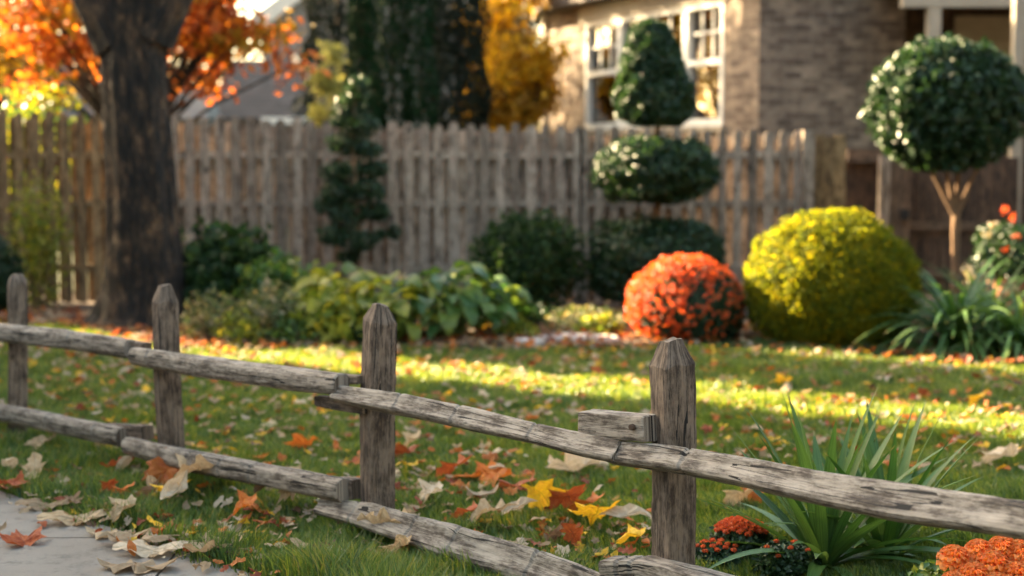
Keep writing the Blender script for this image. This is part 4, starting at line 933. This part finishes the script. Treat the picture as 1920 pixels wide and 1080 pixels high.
def oval_outline():
    L = [(.22 * math.sin(math.pi * (i / 9)) ** .8, -.5 + i / 9) for i in range(10)]
    return L + [(-a_, b_) for a_, b_ in L[::-1]][1:-1]
OUT = {'maple': maple_outline(), 'oak': oak_outline(), 'oval': oval_outline()}
def leaf_geo(kind, seed, curl):
    """vertices, triangles, uv of one leaf, length about 1"""
    r = random.Random(seed); o = OUT[kind]; n = len(o); rings = (.001, .38, .7, 1.0); pts = []
    for s in rings: pts += [(x * s, y * s) for x, y in o]
    F = []
    for i in range(len(rings) - 1):
        for j in range(n):
            a_, b_, c_, d_ = i * n + j, i * n + (j + 1) % n, (i + 1) * n + (j + 1) % n, (i + 1) * n + j
            F += [(a_, b_, c_), (a_, c_, d_)]
    st = len(pts); y0 = min(y for _, y in o)
    pts += [(-.009, y0 + .12), (.009, y0 + .12), (-.006, y0 - .16), (.006, y0 - .16)]; F += [(st, st + 1, st + 3), (st, st + 3, st + 2)]
    ax = r.uniform(-.6, .6); k = {'flat': r.uniform(.5, 1.2), 'curled': r.uniform(1.6, 2.6) * (.7 if kind == 'maple' else 1), 'rolled': r.uniform(4.5, 6.0)}[curl] * r.choice((1, 1, 1, -1 if curl == 'flat' else 1))
    k2 = r.uniform(-.8, .9); ph = [r.uniform(0, 6.28) for _ in range(4)]; V = []
    for x, y in pts:
        u = x * math.cos(ax) + y * math.sin(ax); v = -x * math.sin(ax) + y * math.cos(ax)
        X = math.sin(k * u) / k if abs(k * u) < 3.0 else math.copysign(math.sin(3.0) / k, u * k); Z = (1 - math.cos(min(3.0, abs(k * u)))) / abs(k) * (1 if k > 0 else -1)
        Z += k2 * v * v + .035 * math.sin(u * 13 + ph[0]) + .035 * math.sin(v * 11 + ph[1]) + .06 * abs(x) * (1 if curl != 'flat' else .6) + .02 * math.sin((u + v) * 24 + ph[2])
        V.append((X, v, Z))
    V = np.array(V); V[:, 2] -= V[:, 2].min(); return V, np.array(F), np.array([(x * 3, y + .5) for x, y in pts])
LM = {'tan': leafmat('tan leaf', (.42, .28, .15), (.56, .42, .26)), 'cream': leafmat('cream leaf', (.58, .44, .29), (.70, .57, .41)),
      'orange': leafmat('orange leaf', (.62, .20, .03), (.50, .10, .02)), 'rust': leafmat('rust red leaf', (.32, .065, .022), (.46, .12, .03)),
      'yellow': leafmat('yellow leaf', (.82, .50, .02), (.70, .36, .03)), 'brown': leafmat('brown leaf', (.20, .11, .06), (.34, .20, .11))}
VAR = {}
for kd in OUT:
    for cu in ('flat', 'curled', 'rolled'):
        for s in range(3): VAR[(kd, cu, s)] = leaf_geo(kd, hash((len(kd), len(cu), s)) % 9999, cu)
CACHE = {}
def leafmesh(kd, cu, s, colr):
    key = (kd, cu, s, colr)
    if key not in CACHE:
        V, F, U = VAR[(kd, cu, s)]; me = bpy.data.meshes.new('fallen_leaf'); me.from_pydata(V.tolist(), [], F.tolist()); me.materials.append(LM[colr])
        l = me.uv_layers.new(name='UVMap'); l.data.foreach_set('uv', U[F.ravel()].astype(np.float32).ravel()); CACHE[key] = me
    return CACHE[key]
def gz(x, y):
    fs = fside(x, y)
    return .028 if fs > PAVE + .02 else (.068 if fs > -.12 else .036)
NOW = []
def put_leaf(px, py, size, kd, cu, colr, label=None, tilt=(0, 0), rz=None, dz=0.0, s=None, name='fallen_leaf'):
    if 190 < px < 600 and 870 < py < 955 and label: py += 24
    p = gr(px, py); rz = random.uniform(0, 6.283) if rz is None else rz; s = random.randrange(3) if s is None else s
    o = bpy.data.objects.new(name, leafmesh(kd, cu, s, colr)); COL.objects.link(o)
    o.location = (p.x, p.y, gz(p.x, p.y) + dz - .006); o.rotation_euler = (tilt[0], tilt[1], rz); o.scale = (size,) * 3
    tag(o, label or leaf_label(p, size, kd, cu, colr, px), 'leaf', 'fallen leaves'); NOW.append((px, py)); return o
def leaf_label(p, size, kd, cu, colr, px):
    fs = fside(p.x, p.y); pc = p.x * .545 + p.y * .839
    sz = 'large' if size > .15 else ('small' if size < .10 else '')
    kn = {'maple': 'maple leaf', 'oak': 'oak leaf', 'oval': 'oval leaf'}[kd]; st = {'flat': 'flat', 'curled': 'curled', 'rolled': 'rolled'}[cu]
    cn = colr; pre = ' '.join(q for q in (sz, st, cn, kn) if q)
    if fs > PAVE + .02: return pre + ' on the grey pavement'
    span = 'left of second post' if px < 300 else 'between second and third posts' if px < 697 else 'between third and fourth posts' if px < 1265 else 'right of fourth post'
    if fs > 0: return pre + ' in front of fence ' + span
    if pc > 9.6: return pre + ' past sunlit strip, ' + span
    if pc > 8.75: return pre + ' in sunlit strip, ' + span
    return pre + ' on shaded lawn ' + span
H = put_leaf
# single leaves that stand out
H(45, 1032, .20, 'maple', 'curled', 'rust', 'upturned orange red maple leaf alone on the pavement', (R(8), 0), .3, s=0)
H(88, 862, .20, 'maple', 'curled', 'tan', 'tan leaf standing on the grass left of the second post', (R(-25), R(10)), 2.6, .02)
H(20, 912, .18, 'oval', 'curled', 'cream', 'cream oval leaf at the pavement corner, left edge', (R(-30), 0), .4, .03)
H(68, 920, .19, 'oak', 'curled', 'tan', 'tan crinkled oak leaf at the pavement corner', (R(-35), 0), 2.9, .03)
H(25, 940, .16, 'maple', 'curled', 'rust', 'rust brown maple leaf on the pavement edge at left', (0, 0), 1.2)
H(85, 965, .26, 'oak', 'flat', 'tan', 'long tan oak leaf lying on the pavement edge', (0, 0), 1.5)
H(138, 972, .14, 'oak', 'curled', 'brown', 'brown crumpled leaf beside the long tan oak leaf', (0, 0), .8)
H(140, 992, .30, 'oak', 'flat', 'tan', 'wide tan oak leaf with rusty end on the pavement', (0, 0), 1.7)
H(222, 1018, .28, 'oak', 'flat', 'tan', 'tan oak leaf on the pavement beside the grass edge', (0, 0), 1.35)
H(238, 996, .20, 'maple', 'curled', 'tan', 'tan pointed leaf standing at the pavement edge', (R(-30), 0), 2.2, .02)
H(250, 1036, .30, 'oak', 'flat', 'tan', 'golden edged tan oak leaf near the lower pavement edge', (0, 0), 1.65)
H(285, 1052, .30, 'oak', 'flat', 'cream', 'pale oak leaf with rusty holes on the pavement', (0, 0), 1.5)
H(258, 1080, .30, 'oak', 'flat', 'tan', 'tan leaf cut by the bottom edge of the photo', (0, 0), 1.5)
H(400, 1062, .26, 'oak', 'curled', 'tan', 'tan curled leaf at the grass and pavement corner', (0, 0), 1.9)
H(325, 972, .24, 'oval', 'rolled', 'cream', 'long narrow pale leaf leaning on the grass', (R(-10), R(-25)), 2.7, .04)
H(375, 925, .34, 'maple', 'curled', 'tan', 'large drooping tan maple leaf in the pile before the fence', (R(-18), R(12)), 2.0, .05)
H(318, 905, .24, 'maple', 'curled', 'orange', 'orange brown maple leaf standing in the pile before the fence', (R(-48), 0), 2.9, .05)
H(328, 938, .22, 'maple', 'curled', 'yellow', 'yellow leaf in the pile before the fence', (R(-20), 0), .8, .03)
H(275, 940, .15, 'oval', 'rolled', 'brown', 'brown rolled leaf left of the pile', (R(-15), 0), 2.0, .02)
H(285, 925, .12, 'oval', 'curled', 'cream', 'cream upright leaf left of the pile', (R(-60), 0), 0, .03)
H(232, 890, .15, 'oval', 'rolled', 'cream', 'thin white leaf hanging in the grass below the second post', (R(-55), R(30)), .5, .03)
H(205, 925, .10, 'maple', 'curled', 'rust', 'small dark red leaf on the grass below the second post', (R(-50), 0), .2, .03)
H(200, 952, .12, 'oak', 'curled', 'tan', 'small pale brown leaf near the grass corner', (R(-20), 0), 1.2)
H(225, 880, .18, 'oak', 'curled', 'rust', 'rusty curled leaf at the foot of the second post', (R(-10), 0), 1.5, .02)
H(465, 1000, .16, 'maple', 'curled', 'orange', 'orange maple leaf alone on the verge below the lower rail', (R(-25), R(-10)), 1.8, .04)
H(530, 965, .26, 'oak', 'rolled', 'brown', 'brown rolled leaf below the third post rail joint', (R(-5), R(10)), 1.8, .05)
H(560, 950, .22, 'maple', 'curled', 'tan', 'tan shrivelled leaf draped below the lower rail end', (R(-25), 0), 2.4, .05)
H(440, 905, .18, 'oak', 'curled', 'rust', 'rusty leaf with yellow tip behind the lower rail', (0, 0), 1.4, .02)
H(715, 1045, .26, 'oak', 'rolled', 'tan', 'tan rolled leaf below the lower rail near the bottom', (R(-20), R(25)), .6, .05)
H(755, 1075, .18, 'maple', 'curled', 'tan', 'tan pointed leaf cut by the bottom edge', (R(-45), 0), 1.0, .03)
H(1010, 985, .23, 'maple', 'curled', 'yellow', 'bright yellow maple leaf standing on edge behind the lower rail', (R(-62), 0), 5.9, .09, s=1)
H(1068, 990, .21, 'maple', 'curled', 'rust', 'red orange maple leaf between the two yellow ones', (R(-50), 0), .2, .08, s=2)
H(1120, 1012, .24, 'maple', 'flat', 'yellow', 'wide yellow maple leaf lying near the fourth post', (R(-28), 0), .2, .05, s=0)
H(1105, 990, .18, 'maple', 'curled', 'orange', 'pale orange leaf behind the wide yellow one', (R(-30), 0), 1.0, .06)
H(1175, 1010, .24, 'oval', 'rolled', 'cream', 'cream rolled leaf touching the fourth post', (0, R(-15)), 1.9, .05)
H(1188, 1040, .16, 'maple', 'curled', 'yellow', 'yellow leaf at the foot of the fourth post', (R(-20), 0), 1.5, .03)
H(1075, 1045, .17, 'oak', 'curled', 'rust', 'dark red brown leaf under the wide yellow one', (R(-50), 0), .1, .04)
H(1045, 1035, .13, 'oval', 'curled', 'brown', 'brown upright leaf left of the dark red one', (R(-60), 0), .4, .03)
H(1080, 905, .42, 'oak', 'rolled', 'cream', 'long whitish rolled leaf on the lawn between third and fourth posts', (0, R(-10)), 2.0, .02)
H(860, 908, .22, 'maple', 'curled', 'rust', 'red brown leaf at the left end of the orange row', (R(-40), 0), 1.0, .03)
H(895, 915, .24, 'oak', 'curled', 'orange', 'orange leaf in the row between third and fourth posts', (R(-15), 0), 1.3, .02)
H(935, 925, .24, 'maple', 'curled', 'orange', 'orange maple leaf in the middle of the row', (R(-20), 0), 2.3, .02)
H(970, 940, .22, 'maple', 'curled', 'rust', 'rust red leaf at the right end of the orange row', (R(-25), 0), .5, .02)
H(925, 918, .14, 'oval', 'curled', 'cream', 'cream leaf lying on the orange row', (R(-20), 0), 1.2, .05)
H(905, 958, .18, 'maple', 'curled', 'cream', 'cream pointed maple leaf below the orange row', (R(-15), 0), .2, .02)
H(815, 962, .19, 'maple', 'curled', 'cream', 'cream leaf resting against the lower rail', (R(-25), 0), 2.0, .04)
H(738, 925, .12, 'oval', 'curled', 'cream', 'round white leaf just right of the third post', (R(-50), 0), 1.5, .03)
H(975, 990, .18, 'oval', 'curled', 'cream', 'cream leaf left of the standing yellow one', (R(-20), 0), 1.9, .04)
H(930, 1010, .24, 'oak', 'curled', 'tan', 'tan brown leaf lying on the lower rail line', (R(-20), 0), 1.7, .05)
H(880, 1000, .15, 'maple', 'curled', 'rust', 'rust leaf right behind the lower rail', (R(-30), 0), 1.0, .05)
H(760, 875, .22, 'maple', 'curled', 'rust', 'rust brown leaf just right of the third post', (R(-20), 0), .5, .03)
H(780, 855, .20, 'maple', 'curled', 'tan', 'tan upright maple leaf right of the third post', (R(-45), 0), 1.7, .03)
H(920, 870, .17, 'maple', 'curled', 'cream', 'cream three pointed leaf in the middle of the lawn', (R(-12), 0), .3, .01)
H(985, 915, .11, 'oval', 'curled', 'orange', 'small amber leaf right of the orange row', (R(-25), 0), 1.3, .01)
H(1470, 732, .17, 'maple', 'curled', 'yellow', 'upright yellow leaf at the edge of the sunlit strip', (R(-60), 0), .3, .02)
H(1840, 770, .20, 'maple', 'curled', 'yellow', 'yellow curled leaf standing in the sunlit grass at right', (R(-55), 0), .9, .03)
H(1885, 885, .30, 'maple', 'curled', 'cream', 'large pale leaf at the right edge behind the rail', (R(-30), 0), .9, .03)
H(1395, 965, .20, 'maple', 'curled', 'tan', 'tan leaf standing behind the small orange mum', (R(-50), 0), .5, .04)
H(1420, 955, .14, 'maple', 'curled', 'orange', 'orange leaf leaning by the small orange mum', (R(-50), 0), 2.5, .04)
H(570, 855, .20, 'maple', 'curled', 'orange', 'orange upright leaf behind the lower rail between second and third posts', (R(-50), 0), .5, .02)
nh_ = len(NOW)
cols = ['tan', 'cream', 'orange', 'rust', 'yellow', 'brown']
def rnd_leaf(i, lo, hi):
    for _ in range(40):
        px = random.uniform(-10, 1925); py = lo + (hi - lo) * random.random()
        p = gr(px, py); fs = fside(p.x, p.y)
        if p.y > bedy(p.x) - .02: continue
        if fs > PAVE - .05 and random.random() < .97: continue
        if min((abs(px - a_) / 1.6 + abs(py - b_) * 1.5) for a_, b_ in NOW[-400:]) < (9 if py < 800 else 20): continue
        if px > 1300 and py > 880 and fs < 0: continue
        break
    wts = (.32, .20, .17, .13, .12, .06)
    kd = random.choices(('maple', 'oak', 'oval'), (.5, .3, .2))[0]; cu = random.choices(('flat', 'curled', 'rolled'), (.35, .5, .15))[0]
    put_leaf(px, py, random.uniform(.060, .125), kd, cu, random.choices(cols, wts)[0], tilt=(R(random.gauss(-8, 15)), R(random.gauss(0, 14))), dz=random.uniform(0, .015))
for i in range(105): rnd_leaf(i, 790, 1075)
for i in range(300 - nh_ - 105): rnd_leaf(i, 672, 800)
# the remaining leaves: lawn edge and litter in the bed, one mass each
def leaf_mass(name, P, sizes, label, pal, wts, z):
    VV = []; FF = []; MI = []; off = 0; keys = [k_ for k_ in VAR if k_[1] != 'rolled']; r = random.Random(4)
    names = list(LM); mi_of = {n_: i for i, n_ in enumerate(names)}
    for (x, y), s in zip(P, sizes):
        V, F, _ = VAR[r.choice(keys)]; e = Matrix.Rotation(r.uniform(0, 6.28), 3, 'Z') @ Matrix.Rotation(R(r.gauss(0, 22)), 3, 'X') @ Matrix.Rotation(R(r.gauss(0, 18)), 3, 'Y')
        VV.append(V @ np.array(e).T * s + (x, y, z + r.uniform(0, .03))); FF.append(F + off); off += len(V)
        MI.append(np.full(len(F), mi_of[r.choices(pal, wts)[0]]))
    o = npmesh(name, np.vstack(VV), np.vstack(FF), [LM[n_] for n_ in names], fmat=np.concatenate(MI)); tag(o, label, 'leaves', kind='stuff')
P = []
while len(P) < 1500:
    px, py = random.uniform(0, 1920), random.uniform(760, 1075); p = gr(px, py); fs = fside(p.x, p.y)
    if fs < PAVE - .02 and not (px > 1300 and py > 900): P.append((p.x, p.y))
for _ in range(420):
    u_ = random.uniform(-2.5, 4.5); v_ = random.gauss(.68, .12); q_ = FP0 + FD * u_ + FN * v_; P.append((q_.x, q_.y))
while len(P) < 3000:
    x = random.uniform(-4.2, 4.5); y = random.uniform(9.2, 13.6)
    if y < bedy(x) and abs(x / y) < .36 and random.random() < .35 + .65 * ((y / bedy(x)) ** 8): P.append((x, y))
leaf_mass('scattered_leaves', P, [random.uniform(.03, .085) if y < 10 else random.uniform(.05, .10) for _, y in P], 'small fallen leaves scattered thinly over the lawn', cols, (.28, .16, .24, .14, .14, .04), .035)
P = []
while len(P) < 3200:
    x = random.uniform(-5.2, 5.5); y = random.uniform(11.0, 16.0); dd = y - bedy(x)
    if dd > -.05 and random.random() < (1.0 if dd < 1.2 else .35): P.append((x, y))
leaf_mass('leaf_litter', P, [random.uniform(.06, .13) for _ in P], 'brown and orange leaf litter covering the soil of the garden bed', cols, (.26, .08, .22, .20, .04, .20), .03)

# leaves that read alike are told apart by their order across the lawn
ORD = ['first', 'second', 'third', 'fourth', 'fifth', 'sixth', 'seventh', 'eighth', 'ninth']
byl = {}
for o in scene.objects:
    if o.get('group') == 'fallen leaves': byl.setdefault(o['label'], []).append(o)
for lb, os_ in byl.items():
    if len(os_) > 1:
        os_.sort(key=lambda o: o.location.x / o.location.y)
        for q, o in enumerate(os_):
            e = ' leftmost' if q == 0 else ' rightmost' if q == len(os_) - 1 else ' ' + ORD[q] + ' from left'
            if len(lb.split()) + 3 > 16: lb = lb.replace('on shaded lawn', 'on lawn')
            o['label'] = lb + ',' + e
